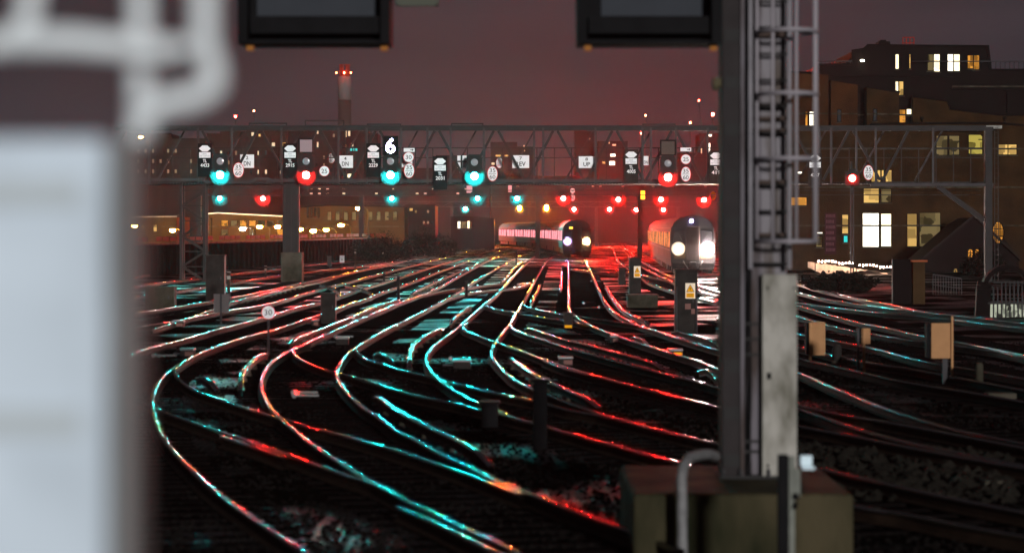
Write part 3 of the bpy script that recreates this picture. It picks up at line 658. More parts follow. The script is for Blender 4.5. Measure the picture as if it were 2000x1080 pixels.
def linesign(px, py, w, h, txt, num, label):
    x, z = gx(px), gzz(py); y = GD + .2
    t = thing('line_sign', (x, y, z - W(h, GD) / 2), label, 'line sign', 'line name signs on the near gantry')
    W2, H2 = W(w, GD) / 2, W(h, GD) / 2
    m = MB(); m.box((x - W2, y, z - H2), (x + W2, y + .03, z + H2)); f = m.build('sign_face', M['white'], t)
    text_mb(txt, (x + (0 if len(txt) > 2 else W2 * .0), y - .004, z - H2 * .35), H2 * .68, min(W2 * 1.35, W(6.5, GD) * len(txt)), bold=.015).build('lettering', M['ink'], f)
    if num: text_mb(num, (x, y - .004, z + H2 * .52), H2 * .5, W(5, GD), bold=.015).build('lettering', M['ink'], f)
    return t
linesign(674, 316, 30, 24, 'DN', '4', 'white DN sign crossed by a diagonal brace')
linesign(482, 315, 27, 26, 'DN', '2', 'white line sign half behind the left oval 35 60 sign')
linesign(793, 316, 24, 22, 'UP', None, 'white line sign almost hidden behind the round 30')
linesign(1017, 316, 33, 25, 'REV', '7', 'white REV sign in the middle of the near gantry')
linesign(1146, 317, 31, 23, 'UP', '8', 'white UP sign on the near gantry')
linesign(1262, 314, 11, 18, 'DN', None, 'narrow line sign left of the dark square indicator')
# pane-like board and small plates by the fourth signal
t = thing('signal_board', (gx(902), GD + .4, gzz(330)), 'white board cut in four by bars left of the fourth signal', 'board')
m = MB(); m.box((gx(893), GD + .4, gzz(328)), (gx(911), GD + .43, gzz(304))); m.build('sign_face', M['white'], t)
m = MB(); m.box((gx(901) - .05, GD + .36, gzz(329)), (gx(901) + .06, GD + .4, gzz(303))); m.box((gx(892), GD + .355, gzz(317)), (gx(912), GD + .359, gzz(314))); m.build('crossbar', M['dsteel'], t)

# ------------------------------------------------------------------ farther gantries
def far_gantry(d, x0, x1, ytop, ybot, legs, label, tag_):
    t = thing('distant_gantry', (gx((x0 + x1) / 2, d), d, -.19), label, 'signal gantry', 'plain gantries beyond the near one')
    m = MB(); th = .16
    for yy, dd in ((ytop, 0), (ybot, 0), (ytop, 2.4), (ybot, 2.4)):
        m.box((gx(x0, d), d + dd - th / 2, gzz(yy, d) - th / 2), (gx(x1, d), d + dd + th / 2, gzz(yy, d) + th / 2))
    m.build('chord', M['dsteel'], t)
    m = MB(); x = x0; step = 1.8 / d * F; f = 0
    while x < x1 - step:
        m.bar((gx(x, d), d, gzz(ytop if f else ybot, d)), (gx(x + step, d), d, gzz(ybot if f else ytop, d)), .1); x += step; f ^= 1
    m.build('bracing', M['dsteel'], t)
    for lx in legs:
        m = MB(); m.box((gx(lx, d) - .25, d, -.2), (gx(lx, d) + .25, d + .5, gzz(ybot, d))); m.build('leg', M['dsteel'], t)
    return t
far_gantry(301.5, 380, 1400, 366, 381, (388, 706, 1050, 1250), 'second gantry back carrying the lower row of lights', 2)
far_gantry(491.5, 700, 1330, 394, 404, (712, 882, 1165, 1325), 'third gantry back, low over the trains', 3)
far_gantry(751.5, 840, 1010, 412, 418, (842, 1006), 'farthest small gantry over the bend', 4)
# signs on the second gantry
speed(1118, 373, 10, 10, ['50'], 'tiny round sign above a tiny oval on the second gantry', 'speed signs on the second gantry', d=300)
speed(1118, 386, 10, 15, ['60'], 'tiny oval sign right of a red light on the second gantry', 'speed signs on the second gantry', d=300)
t = speed(1392, 383, 11, 17, ['60'], 'yellow oval sign beside the mast on the second gantry', 'speed signs on the second gantry', d=300)
t.children[1].data.materials[0] = mat('lime_yellow_sign', (.9, .75, .02), .4)
def small_panel(name, px, py, w, h, d, material, label, cat, group=None):
    m = MB(); x, z = gx(px, d), gzz(py, d); m.box((x - W(w, d) / 2, d - .6, z - W(h, d) / 2), (x + W(w, d) / 2, d - .5, z + W(h, d) / 2))
    m.box((x - .04, d - .5, z - W(h, d) / 2), (x + .04, d + .0, z + W(h, d) / 2))
    return tag(m.build(name, material), label, cat, group)
small_panel('amber_panel', 1255, 381, 8, 17, 300, glow('amber_panel_light', (1, .45, .02), 3.5), 'tall glowing yellow panel over the reds', 'lit panel')
small_panel('square_plate', 917, 370, 11, 14, 300, mat('pale_red_plate', (.8, .35, .38), .5), 'pink square plate left of a low green light', 'plate')
small_panel('square_plate', 996, 369, 7, 13, 300, MATS['pale_red_plate'], 'narrow pink plate above and left of the middle green light', 'plate')
# ------------------------------------------------------------------ trains
def train(label, fx, fy, path, names, left_lamp, right_lamp, win_mat, display, top_lamp, body_mat):
    """fx, fy = middle of the cab front on the ground; path = middle line of the train behind it"""
    t = thing('commuter_train', (fx, fy, -.1), label, 'train', 'trains coming towards the viewer')
    pts = [Vector((x, y, 0)) for x, y in path]
    dirv = (pts[1] - pts[0]).normalized()
    sect = [(-1.40, .95), (-1.42, 2.2), (-1.36, 2.9), (-1.18, 3.35), (-.75, 3.68), (0, 3.80), (.75, 3.68), (1.18, 3.35), (1.36, 2.9), (1.42, 2.2), (1.40, .95)]
    # points every 20 m along the line = the ends of the carriages
    cum = [0]
    for a, b in zip(pts, pts[1:]): cum.append(cum[-1] + (b - a).length)
    def at(s):
        for i in range(len(pts) - 1):
            if s <= cum[i + 1] or i == len(pts) - 2:
                return pts[i].lerp(pts[i + 1], (s - cum[i]) / (cum[i + 1] - cum[i]))
    n = int(cum[-1] // 20.3)
    for i in range(n):
        a = at(i * 20.3 + (.35 if i == 0 else 0)); b = at(i * 20.3 + 19.9)
        tt = (b - a).normalized(); nr = Vector((tt.y, -tt.x, 0))       # to the right seen from the camera
        m = MB(); k = len(sect)
        vs = [p + nr * x + Vector((0, 0, z)) for p in (a, b) for x, z in sect]
        m.add(vs, [(j, j + 1, k + j + 1, k + j) for j in range(k - 1)], True); m.add(vs, [tuple(range(k)), tuple(range(k, 2 * k))[::-1], (0, k, 2 * k - 1, k - 1)])
        body = m.build('carriage', body_mat, t)
        m = MB()
        for s in (.5, 6, 13, 18.5):
            for q in (-.9, .9):
                c = a + tt * s + nr * q; m.box((c.x - .3, c.y - .5, .1), (c.x + .3, c.y + .5, .92))
        c0 = a + tt * 1; c1 = a + tt * 18.8
        m.add([c + nr * x + Vector((0, 0, z)) for c in (c0, c1) for x, z in ((-1.2, .45), (1.2, .45), (1.2, .9), (-1.2, .9))], [(0, 1, 2, 3), (7, 6, 5, 4), (0, 4, 5, 1), (1, 5, 6, 2), (2, 6, 7, 3), (3, 7, 4, 0)])
        m.build('bogies', M['black'], body)
        for side in (-1, 1):
            for w in range(7):
                s = 1.7 + w * 2.55; L = 1.9 if w not in (2, 4) else 1.2
                z0, z1 = (1.75, 2.72) if w not in (2, 4) else (1.75, 2.62)
                q0 = a + tt * s; q1 = a + tt * (s + L); off = 1.435 * side
                v = [q0 + nr * off + Vector((0, 0, z0)), q1 + nr * off + Vector((0, 0, z0)), q1 + nr * (off - .02 * side) + Vector((0, 0, z1)), q0 + nr * (off - .02 * side) + Vector((0, 0, z1))]
                m = MB(); m.add(v, [(0, 1, 2, 3)]); m.build('window', win_mat, body)
            m = MB()       # cantrail gutter and body line
            for z, o in ((2.95, 1.37), (1.55, 1.43)):
                m.add([q + nr * (o * side + e) + Vector((0, 0, z + h)) for q in (a, b) for e, h in ((-.02, 0), (.03, 0), (.03, .05), (-.02, .05))], [(0, 1, 2, 3), (7, 6, 5, 4), (0, 4, 5, 1), (1, 5, 6, 2), (2, 6, 7, 3), (3, 7, 4, 0)])
            m.build('body_rail', M['steel'], body)
    # cab front, slightly raked, built across the line
    nr = Vector((dirv.y, -dirv.x, 0)); base = pts[0]
    fm = Matrix((( nr.x, dirv.x, 0, base.x), (nr.y, dirv.y, 0, base.y), (0, 0, 1, 0), (0, 0, 0, 1)))
    cab = MB(); c = MB()
    front = [(-1.36, .5), (1.36, .5), (1.41, 1.1), (1.40, 2.3), (1.30, 2.95), (1.08, 3.38), (.65, 3.66), (0, 3.74), (-.65, 3.66), (-1.08, 3.38), (-1.30, 2.95), (-1.40, 2.3), (-1.41, 1.1)]
    c.prism(front, 0, .45); cab.xadd(fm, c); cabo = cab.build('cab_front', M['tind'], t)
    def add(name, fn, material, parent=None):
        q = MB(); fn(q); w = MB(); w.xadd(fm, q); return w.build(name, material, parent or cabo)
    for sx in (-1, 1):
        add('windscreen', lambda q: q.prism([(x * sx, z) for x, z in ([(.5, 1.95), (1.25, 1.95), (1.2, 2.75), (.5, 2.85)] if sx > 0 else [(.5, 1.95), (.5, 2.85), (1.2, 2.75), (1.25, 1.95)])], -.02, -.003), M['glassd'])
    add('gangway_door', lambda q: (q.box((-.42, -.10, .95), (.42, -.004, 3.1), .02), q.box((-.26, -.13, 2.0), (.26, -.10, 2.8))), mat('gangway_paint', (.018, .012, .012), .5))
    add('buffer_beam', lambda q: (q.box((-1.3, -.06, .35), (1.3, -.0, .8), .02), q.box((-.2, -.5, .5), (.2, -.06, .85), .03)), M['black'])
    add('coupler_pipe', lambda q: [q.tube([(x, -.1, .9), (x * .8, -.22, .6), (x * .6, -.12, .45)], .03, 6) for x in (-.6, .6)], M['black'])
    for sx in (-1, 1): add('warning_panel', lambda q: q.box((sx * 1.2, -.012, 1.05), (sx * .48, -.004, 1.4)), mat('front_panel_yellow', (.03, .02, .01), .4))
    for sx, lm in ((-1, left_lamp), (1, right_lamp)):
        if lm:
            add('flare_disc', lambda q: q.disc((sx * .93, -.028, 1.67), .44, 24, thick=.012), mat('flare_disc_pale', (.16, .15, .15), .7))  # pale disc enlarged around the lamp to carry its flare
            add('headlight', lambda q: q.disc((sx * .93, -.045, 1.67), lm[1], 20, thick=.012, dome=.13), lm[0])
    if display: add('destination_display', lambda q: q.box((-.75, -.03, 2.9), (-.1, -.004, 3.08)), glow('amber_display', (1, .42, .04), 4.5))
    if top_lamp: add('marker_light', lambda q: q.disc((-.1, -.03, 3.42), .09, 16, thick=.012, dome=.02), glow('violet_marker', (.55, .42, 1.0), 900))
    for sx in (-1, 1): add('wiper', lambda q: q.bar((sx * .6, -.04, 1.98), (sx * .85, -.04, 2.5), .02), M['black'])
    return t
pinkwin = window_glow('haze_tinted_saloon_light', (1, .30, .34), 2.2, .5, 1.1)  # warm white saloon light; the red haze tint is put into its colour
warmwin = window_glow('warm_saloon_light', (1, .30, .10), 1.5, .15, 1.3)
train('dark fronted train at left with an amber display, violet and yellow headlights', 6.35, 278, [(6.35, 278), (6.2, 300), (5.6, 330), (4.6, 362), (3.0, 400), (.9, 436), (-1.4, 470)], None,
      (glow('violet_headlight', (.50, .42, 1.0), 1200), .13), (glow('yellow_headlight', (1, .66, .25), 2600), .14), pinkwin, True, False, M['tin'])
train('train at right with one dazzling white headlight and a violet marker light on top', 11.45, 180, [(11.45, 180), (12.9, 225), (14.6, 272), (16.7, 320), (19.0, 362), (21.6, 404)], None,
      (glow('white_headlight', (1, .72, .45), 900), .13), (glow('dazzling_headlight', (1, .80, .68), 13000), .27), warmwin, False, True, M['tin'])

# ------------------------------------------------------------------ buildings
def X(px, d): return (px - CX) / F * d
def Z(py, d): return EYE - (py - HZ) / F * d
WIN = dict(
    bright=window_glow('bright_window', (1, .86, .55), 2.6, .6, .9), white=window_glow('white_window', (1, .92, .75), 3.0, .7, .8),
    yellow=window_glow('yellow_window', (1, .62, .18), .9, .35, 1.4), orange=window_glow('orange_window', (1, .42, .06), .8, .3, 2.0),
    dim=window_glow('dim_window', (.8, .6, .25), .22, .2, 1.5), cyan=glow('cyan_window', (.05, .9, .85), .8), dark=M['glassd'],
    far=glow('far_window', (1, .80, .5), .9), fardim=glow('far_dim_window', (.9, .65, .4), .22), green=window_glow('plant_window', (.75, .6, .12), .6, .05, 2.5), pink=glow('pink_far_window', (1, .55, .42), .7))
def windows(par, d, rects, frames=True):
    for x0, x1, y0, y1, k in rects:
        a, b = X(x0, d), X(x1, d); z1, z0 = Z(y0, d), Z(y1, d); y = d
        fr = MB(); e = .05 if frames else .03
        fr.box((a - e, y - .07, z0 - e), (b + e, y - .01, z0)); fr.box((a - e, y - .07, z1), (b + e, y - .01, z1 + e))
        fr.box((a - e, y - .07, z0), (a, y - .01, z1)); fr.box((b, y - .07, z0), (b + e, y - .01, z1))
        w = fr.build('window', M['dclad'], par)
        p = MB(); p.box((a, y - .03, z0), (b, y - .012, z1)); p.build('pane', WIN[k], w)
        if frames: s = MB(); s.box((a - .1, y - .16, z0 - .13), (b + .1, y - .012, z0 - .055)); s.build('sill', M['conc'], w)
def building(label, d, poly, material, rects=(), depth=14, cat='building', group=None, name='building', frames=True, roof=None):
    """poly = outline of the front in photo pixels (roofline left to right)"""
    t = thing(name, (X((poly[0][0] + poly[-1][0]) / 2, d), d, -.2), label, cat, group)
    P_ = [(X(x, d), Z(y, d)) for x, y in poly]
    m = MB(); m.prism([(P_[-1][0], -.3)] + P_[::-1] + [(P_[0][0], -.3)], d, d + depth)
    # make sure the outline runs counter-clockwise
    wl = m.build('wall', material, t)
    cp = MB()
    for a, b in zip(P_, P_[1:]):
        if abs(a[0] - b[0]) > .05: cp.bar((a[0] - .05, d - .06, a[1] + .06), (b[0] + .05, d - .06, b[1] + .06), .22, .14)
    cp.build('coping', roof or M['dclad'], t)
    windows(t, d, rects, frames)
    if frames and (P_[-1][0] - P_[0][0]) > 1.5:
        # string courses and drainpipes give the front its relief
        zt_ = min(p[1] for p in P_); z = 3.1
        while z < zt_ - .8:
            c = MB(); c.box((P_[0][0] + .02, d - .045, z), (P_[-1][0] - .02, d - .002, z + .12)); c.build('string_course', M['conc'], t); z += 2.9
        r = random.Random(int(abs(P_[0][0]) * 10)); x = P_[0][0] + .7
        while x < P_[-1][0] - .4:
            if not any(X(q[0], d) - .3 < x < X(q[1], d) + .3 for q in rects):
                q = MB(); q.tube([(x, d - .1, -.2), (x, d - .1, zt_ - .15)], .05, 6); q.box((x - .12, d - .2, zt_ - .32), (x + .12, d - .01, zt_ - .1)); q.build('drainpipe', M['dclad'], t)
            x += r.uniform(4.5, 8)
    return t
FARB = mat('far_block_wall', (.012, .008, .010), .9, noise=.3, nscale=.05)
FARB2 = mat('far_brown_wall', (.022, .014, .012), .9, noise=.4, nscale=.08)
fg = 'blocks on the skyline behind the near gantry'
def grid(x0, x1, y0, y1, nx, ny, w, h, kinds, p=.5, seed=1):
    r = random.Random(seed); out = []
    for i in range(nx):
        for j in range(ny):
            if r.random() < p:
                cx = x0 + (x1 - x0) * (i + .5) / nx; cy = y0 + (y1 - y0) * (j + .5) / ny
                out.append((cx - w / 2, cx + w / 2, cy - h / 2, cy + h / 2, r.choice(kinds)))
    return out
building('long low block at far left behind the gantry end, with one yellow lamp', 560, [(250, 262), (335, 262), (335, 272), (402, 272)], FARB2, grid(262, 395, 285, 345, 9, 3, 4, 7, ['fardim', 'dark', 'fardim'], .6, 3), cat='building', group=fg, frames=False)
building('brown slab block with scattered lit windows above the left 35 60 sign', 640, [(404, 262), (430, 262), (430, 256), (560, 256)], FARB2, [(491, 496, 253 + 6, 266, 'far'), (531, 537, 279, 286, 'far'), (552, 558, 279, 286, 'yellow'), (505, 509, 262, 267, 'yellow')] + grid(410, 556, 290, 345, 10, 3, 3.5, 8, ['fardim', 'far', 'dark'], .5, 4), group=fg, frames=False)
building('dark narrow tower block beside the chimney', 600, [(562, 248), (640, 248), (640, 252), (668, 252)], FARB, [(619, 622, 255, 262, 'far'), (619, 622, 278, 288, 'far'), (650, 654, 262, 268, 'fardim')] + grid(566, 655, 300, 345, 6, 3, 3, 6, ['fardim', 'dark'], .6, 5), group=fg, frames=False)
building('block of flats right of the chimney with white and cyan lit windows', 620, [(669, 246), (720, 246), (720, 262), (738, 262)], FARB, [(673, 677, 254, 268, 'far'), (680, 684, 256, 266, 'far'), (662 + 8, 676, 282, 288, 'yellow'), (684, 688, 289, 295, 'cyan'), (690, 692, 289, 295, 'cyan'), (694, 698, 289, 295, 'cyan'), (686, 690, 280, 286, 'far'), (679, 687, 340, 347, 'bright')], group=fg, frames=False)
building('broad dark mass of roofs behind the left signals', 580, [(600, 352), (700, 348), (705, 330), (850, 330), (852, 305), (895, 305), (896, 340), (958, 340)], FARB, grid(600, 950, 362, 385, 22, 2, 5, 5, ['far', 'fardim', 'pink'], .3, 8), group=fg, frames=False)
building('flat topped dark block above the REV sign', 660, [(958, 279), (1010, 279), (1010, 288), (1042, 288)], FARB, [(1022, 1025, 284, 287, 'far'), (1022, 1025, 292, 296, 'far'), (968, 978, 303, 306, 'yellow'), (985, 993, 303, 306, 'yellow'), (950 + 10, 966, 318, 322, 'far'), (1002, 1010, 344, 348, 'bright'), (992, 995, 344, 348, 'far')], group=fg, frames=False)
building('square dark tower above the UP sign', 700, [(1123, 252), (1166, 252)], FARB, [(1150, 1153, 270, 273, 'fardim')], group=fg, frames=False)
building('low dark block right of the square tower', 690, [(1167, 277), (1226, 277)], FARB, [(1189, 1191, 278, 281, 'far'), (1196, 1203, 282, 285, 'far'), (1192, 1202, 301, 306, 'white'), (1190, 1201, 315, 323, 'white'), (1176, 1182, 316, 320, 'yellow')], group=fg, frames=False)
building('dark block with bright stair windows next to the mast', 640, [(1318, 300), (1366, 300), (1366, 262), (1400, 262), (1412, 262)], FARB, [(1369, 1371, 290, 300, 'far'), (1384, 1387, 280, 298, 'white'), (1383, 1390, 262 + 1, 267, 'white')], group=fg, frames=False)
building('long unlit row of roofs in the middle distance', 600, [(958, 345), (1130, 345), (1130, 352), (1318, 352), (1318, 345), (1412, 345)], FARB, grid(960, 1400, 360, 372, 30, 1, 5, 4, ['far', 'fardim', 'pink'], .3, 9) + [(895, 921, 434, 446, 'dark')], group=fg, frames=False)
# sodium lit streets at left
OCH = mat('sodium_lit_brick', (.045, .028, .012), .85, noise=.4, nscale=.35)
sg = 'street fronts lit orange behind the retaining wall'
building('pale shed with a white roof edge at far left below the gantry', 345, [(255, 425), (345, 424)], OCH, [(300, 306, 440, 452, 'yellow')], group=sg, cat='shed', name='shed', roof=M['concl'])
building('low glazed office with a bright eave right of the gantry leg', 340, [(402, 419), (425, 417), (560, 424)], OCH, grid(430, 556, 428, 462, 7, 2, 12, 11, ['dim', 'dim', 'orange'], .8, 12), group=sg, roof=M['whiteenamel'])
building('tall ochre brick warehouse with vertical windows behind the street lamps', 352, [(562, 408), (640, 402), (790, 405)], OCH, [(640 + i * 16, 640 + i * 16 + 7, 414, 430, 'dim') for i in range(9)] + [(600 + i * 7, 603 + i * 7, 404 + 2, 425, 'dark') for i in range(4)], group=sg)
building('dark narrow house at the end of the orange street', 365, [(792, 402), (850, 402)], FARB2, [(800, 806, 402 + 5, 412, 'yellow')] + grid(808, 848, 408, 440, 5, 3, 4, 5, ['fardim', 'dark', 'dim'], .6, 13), group=sg, frames=False)
building('small hut with a lit glazed front beyond the bush', 420, [(880, 425), (930, 425), (965, 428)], FARB, [(894, 899, 433, 446, 'white'), (901, 911, 433, 446, 'dim'), (913, 917, 432, 446, 'bright'), (918, 921, 434, 446, 'dim')], group=sg, cat='hut', name='hut', frames=False)
building('dark low wall of buildings closing the tracks between the trains', 640, [(966, 425), (1100, 425), (1110, 415), (1260, 412), (1330, 415), (1420, 405)], FARB, [(1205 + i * 11, 1208 + i * 11, 450, 458, 'pink') for i in range(4)] + [(1000, 1003, 447, 452, 'far'), (1007, 1011, 446, 455, 'yellow')], group=sg, frames=False)

# street lamps
def street_lamp(px, py, d, col, s, label, r=.2, arm=1.2):
    x, z = X(px, d), Z(py, d)
    t = thing('street_lamp', (x + arm, d, -.2), label, 'street lamp', 'street lamps behind the retaining wall')
    m = MB(); m.tube([(x + arm, d, -.2), (x + arm, d, z - .3), (x + arm * .8, d, z + .05), (x + arm * .35, d, z + .18)], [.1, .07, .05, .04], 8); m.build('pole', M['dsteel'], t)
    m = MB(); m.box((x - .35, d - .17, z + .11), (x + .45, d + .17, z + .24), .03); m.build('lantern_cover', M['dsteel'], t)
    m = MB(); m.tube([(x - .3, d, z + .02), (x - .1, d, z - .03), (x + .1, d, z - .03), (x + .3, d, z + .02)], [r * .5, r * .8, r * .8, r * .5], 10); m.build('lamp', glow(f'street_lamp_glow_{col}_{int(s)}', dict(sodium=(1, .42, .03), white=(1, .78, .6))[col], s * .9), t)
for px, py, d, c, s, lab in (
    (700, 407, 338, 'sodium', 2600, 'highest orange street lamp in front of the ochre warehouse'),
    (337, 450, 330, 'sodium', 3000, 'orange street lamp left of the lattice gantry leg'),
    (474, 447, 325, 'white', 3600, 'only whitish street lamp, right of the glazed office eave'),
    (507, 443, 333, 'sodium', 900, 'faint orange street lamp right of the white one'),
    (542, 443, 330, 'sodium', 2400, 'orange street lamp just left of the concrete footed gantry leg'),
    (586, 448, 330, 'sodium', 2400, 'orange street lamp just right of the concrete footed gantry leg'),
    (612, 451, 326, 'sodium', 3000, 'orange street lamp low over the parapet'),
    (637, 449, 336, 'sodium', 600, 'faintest orange street lamp under the warehouse'),
    (666, 440, 334, 'sodium', 3000, 'orange street lamp in front of the right half of the warehouse'),
    (275, 268, 480, 'sodium', 1800, 'yellow lamp high on the far left roof'),
    (225, 439, 330, 'sodium', 3000, 'orange street lamp glimpsed past the white post'),
    (262, 442, 330, 'sodium', 900, 'faint lamp farthest left beside the white post')):
    street_lamp(px, py, d, c, s, lab)

# retaining wall with parapet, from the left edge to the bush
def wall_run(name, label, a, b, h, th, material, cap, cat, post=3.2):
    a = Vector(a); b = Vector(b); d = b - a; L = d.length; u = d.normalized(); t = thing(name, a, label, cat)
    m = MB(); mid0 = a + Vector((0, 0, h / 2)); mid1 = b + Vector((0, 0, h / 2)); m.bar(mid0, mid1, th, h); m.build('panel', material, t)
    m = MB(); m.bar(a + Vector((0, 0, h + .06)), b + Vector((0, 0, h + .06)), th + .12, .12); m.build('coping', cap, t)
    m = MB(); k = int(L / post); nr = u.cross(Vector((0, 0, 1)))
    for i in range(k + 1):
        p = a + u * (L * i / k) + nr * (th / 2 + .06) * (1 if nr.y < 0 else -1); m.box((p.x - .09, p.y - .09, a.z), (p.x + .09, p.y + .09, a.z + h - .02))
    m.build('buttress', material, t)
    return t
wl = G(230, 545, -.2); wr = G(760, 501, -.2)
t = wall_run('retaining_wall', 'long dark retaining wall running behind the left tracks', (wl.x, wl.y, -.2), (wr.x, wr.y, -.2), 2.05, .4, mat('dark_wall_boards', (.009, .006, .005), .95, noise=.5, nscale=.8, spec=0.0), M['conc'], 'wall', 2.2)
m = MB(); dv = (wr - wl)
for i in range(60):
    if i % 5 == 4: continue
    p = wl + dv * (i / 60); q = wl + dv * ((i + .86) / 60); m.bar((p.x, p.y + .1, 2.25), (q.x, q.y + .1, 2.25), .05, .30)
m.build('parapet_panels', mat('parapet_panel', (.06, .028, .012), .6, noise=.3, nscale=1), t)

# chimney and cranes with aircraft warning lights
d = 1350; x = X(673, d)
t = thing('chimney', (x, d, -.2), 'tall pale topped chimney with three red lights above the gantry', 'chimney')
m = MB(); m.tube([(x, d, -.2), (x, d, Z(196, d))], [3.8, 3.1], 20); m.build('shaft', mat('dark_shaft', (.03, .024, .024), .9), t)  # shaft darker than the pale band above it
m = MB(); m.tube([(x, d, Z(196, d)), (x, d, Z(150, d))], 3.15, 20); m.build('pale_band', mat('pale_chimney_top', (.11, .10, .10), .8), t)
m = MB()
for i in range(10):
    a = i * math.pi / 5; m.tube([(x + 2.4 * math.cos(a), d + 2.4 * math.sin(a), Z(150, d)), (x + 2.4 * math.cos(a), d + 2.4 * math.sin(a), Z(127, d))], .14, 5)
for zz in (127, 139): m.tube([(x + 2.4 * math.cos(i * .3142), d + 2.4 * math.sin(i * .3142), Z(zz, d)) for i in range(21)], .16, 5, False)
for s in (-1.1, 1.1): m.tube([(x + s, d, Z(150, d)), (x + s, d, Z(126, d))], .75, 10)
m.build('flue_cage', mat('red_oxide_steel', (.20, .03, .02), .7), t)
for px, s in ((658, 1), (673, 2.2), (686, 1)):
    m = MB(); m.tube([(X(px, d), d - 3.6, Z(145, d)), (X(px, d), d - 3.6, Z(142, d))], .34, 10); m.build('warning_light', glow(f'chimney_light_{px}', (1, .10, .03), 60 * s), t)
for px, py, d, s, lab in ((460, 228, 900, 1.2, 'mast with a red light above the left 35 60 sign'), (496, 217, 1200, .5, 'mast with a faint red light left of the chimney'), (1365, 197, 1100, .9, 'leaning crane jib with a small red light right of centre'),
                     (1392, 224, 800, 5, 'mast with the strongest red sky light, beside the big column'), (1348, 240, 1100, .5, 'mast with a tiny orange light near the big column'), (1261, 226, 1200, .5, 'mast with a tiny light above the gantry walkway hoop'),
                     (1253, 261, 900, .9, 'mast with a red light seen through the right half of the gantry'), (295, 268, 900, .9, 'mast with a red light at the far left of the gantry')):
    x, z = X(px, d), Z(py, d); lean = 2.6 if 'leaning' in lab else 0
    t = thing('aerial_mast', (x + lean, d, -.2), lab, 'mast', 'masts with red sky lights')
    m = MB()
    for q in (-.25, .25): m.bar((x + lean * 2 + q, d, -.2), (x + q * .5, d, z - .3), .12)
    for i in range(14):
        f0 = i / 14; f1 = (i + 1) / 14; A = lambda f, q: (x + lean * 2 * (1 - f) + q * (1 - f * .5), d, -.2 + (z - .1) * f)
        m.bar(A(f0, -.25 if i % 2 else .25), A(f1, .25 if i % 2 else -.25), .08)
    m.build('lattice', M['dsteel'], t)
    m = MB(); m.tube([(x, d, z - .35), (x, d, z + .35)], .32, 10); m.build('warning_light', glow(f'mast_light_{px}', (1, .05, .03) if s > .6 else (1, .25, .1), 70 * s), t)

# ------------------------------------------------------------------ right hand buildings
D = 215
BR = mat('terrace_brick', (.046, .017, .005), .85, noise=.5, nscale=.6, bump=.02, bscale=9)
BR2 = mat('terrace_brick_brown', (.030, .015, .005), .85, noise=.5, nscale=.6, bump=.02, bscale=9)
rg = 'stepped brick houses right of the mast'
building('orange brown stepped house directly right of the ladder cage', D + 6, [(1500, 140), (1618, 146)], BR, [(1573, 1577, 219, 247, 'orange'), (1581, 1590, 219, 247, 'white')], 10, group=rg)
building('second stepped brick house with a sloping parapet', D + 6.5, [(1623, 157), (1675, 166)], BR, [(1636, 1642, 215, 238, 'dark')], 10, group=rg)
building('third stepped brick house with a yellow corner window', D + 7, [(1693, 171), (1756, 182)], BR2, [(1706, 1712, 214, 236, 'dark')], 10, group=rg)
building('fourth stepped brick house, lowest on the slope', D + 7.5, [(1783, 190), (1852, 199), (1856, 214), (1950, 226), (2030, 226)], BR2, (), 10, group=rg)
building('dark infill bays with lit stair windows between the brick houses', D + 8.5, [(1600, 150), (1695, 150), (1695, 150), (1860, 150), (1860, 175), (2030, 175)], M['dclad'], [(1749, 1754, 160, 181, 'bright'), (1756, 1764, 160, 186, 'yellow'), (1757, 1768, 215, 240, 'orange'), (1771, 1783, 214, 225, 'bright')], 10, group=rg)
t = building('dark penthouse block on top of the hill with four lit windows', D + 22, [(1596, 128), (1664, 128), (1664, 101), (1688, 97), (1694, 90), (1930, 92), (1933, 138), (2040, 138)], M['dclad'],
    [(1749, 1755, 107, 135, 'bright'), (1776, 1778, 107, 134, 'yellow'), (1812, 1822, 107, 138, 'dim'), (1824, 1835, 107, 140, 'bright'), (1851, 1861, 107, 139, 'white'), (1863, 1874, 107, 139, 'bright'), (1890, 1900, 109, 134, 'orange'), (1902, 1912, 109, 136, 'orange')], 16)
d = D + 22
m = MB(); m.box((X(1722, d), d + 2, Z(90, d)), (X(1745, d), d + 4, Z(78, d)), .05); m.box((X(1726, d), d + 2.2, Z(78, d)), (X(1738, d), d + 3.6, Z(75, d)), .04); m.build('roof_plant', M['dclad'], t)
m = MB()
for a in (1773, 1780, 1787, 1795): m.tube([(X(a, d), d + 3, Z(92, d)), (X(a, d), d + 3, Z(69, d))], .05, 5)
for yy in (69, 80): m.tube([(X(1773, d), d + 3, Z(yy, d)), (X(1795, d), d + 3, Z(yy, d))], .05, 5)
m.build('aerial', mat('red_oxide', (.25, .03, .02), .7), t)
m = MB()
for a in range(1596, 1664, 8): m.tube([(X(a, d), d, Z(128, d)), (X(a, d), d, Z(120, d))], .04, 5)
for a in range(1936, 2036, 9): m.tube([(X(a, d), d, Z(138, d)), (X(a, d), d, Z(120, d))], .04, 5)
m.tube([(X(1596, d), d, Z(120, d)), (X(1664, d), d, Z(120, d))], .05, 5); m.tube([(X(1780, d), d - .4, Z(121, d)), (X(2036, d), d - .4, Z(121, d))], .05, 5)
m.build('terrace_railing', M['steel'], t)
m = MB(); m.tube([(X(1683, d), d - .4, Z(121, d)), (X(1683, d), d - .4, Z(118, d))], .15, 8); m.build('terrace_lamp', glow('terrace_lamp_glow', (1, .9, .65), 28), t)
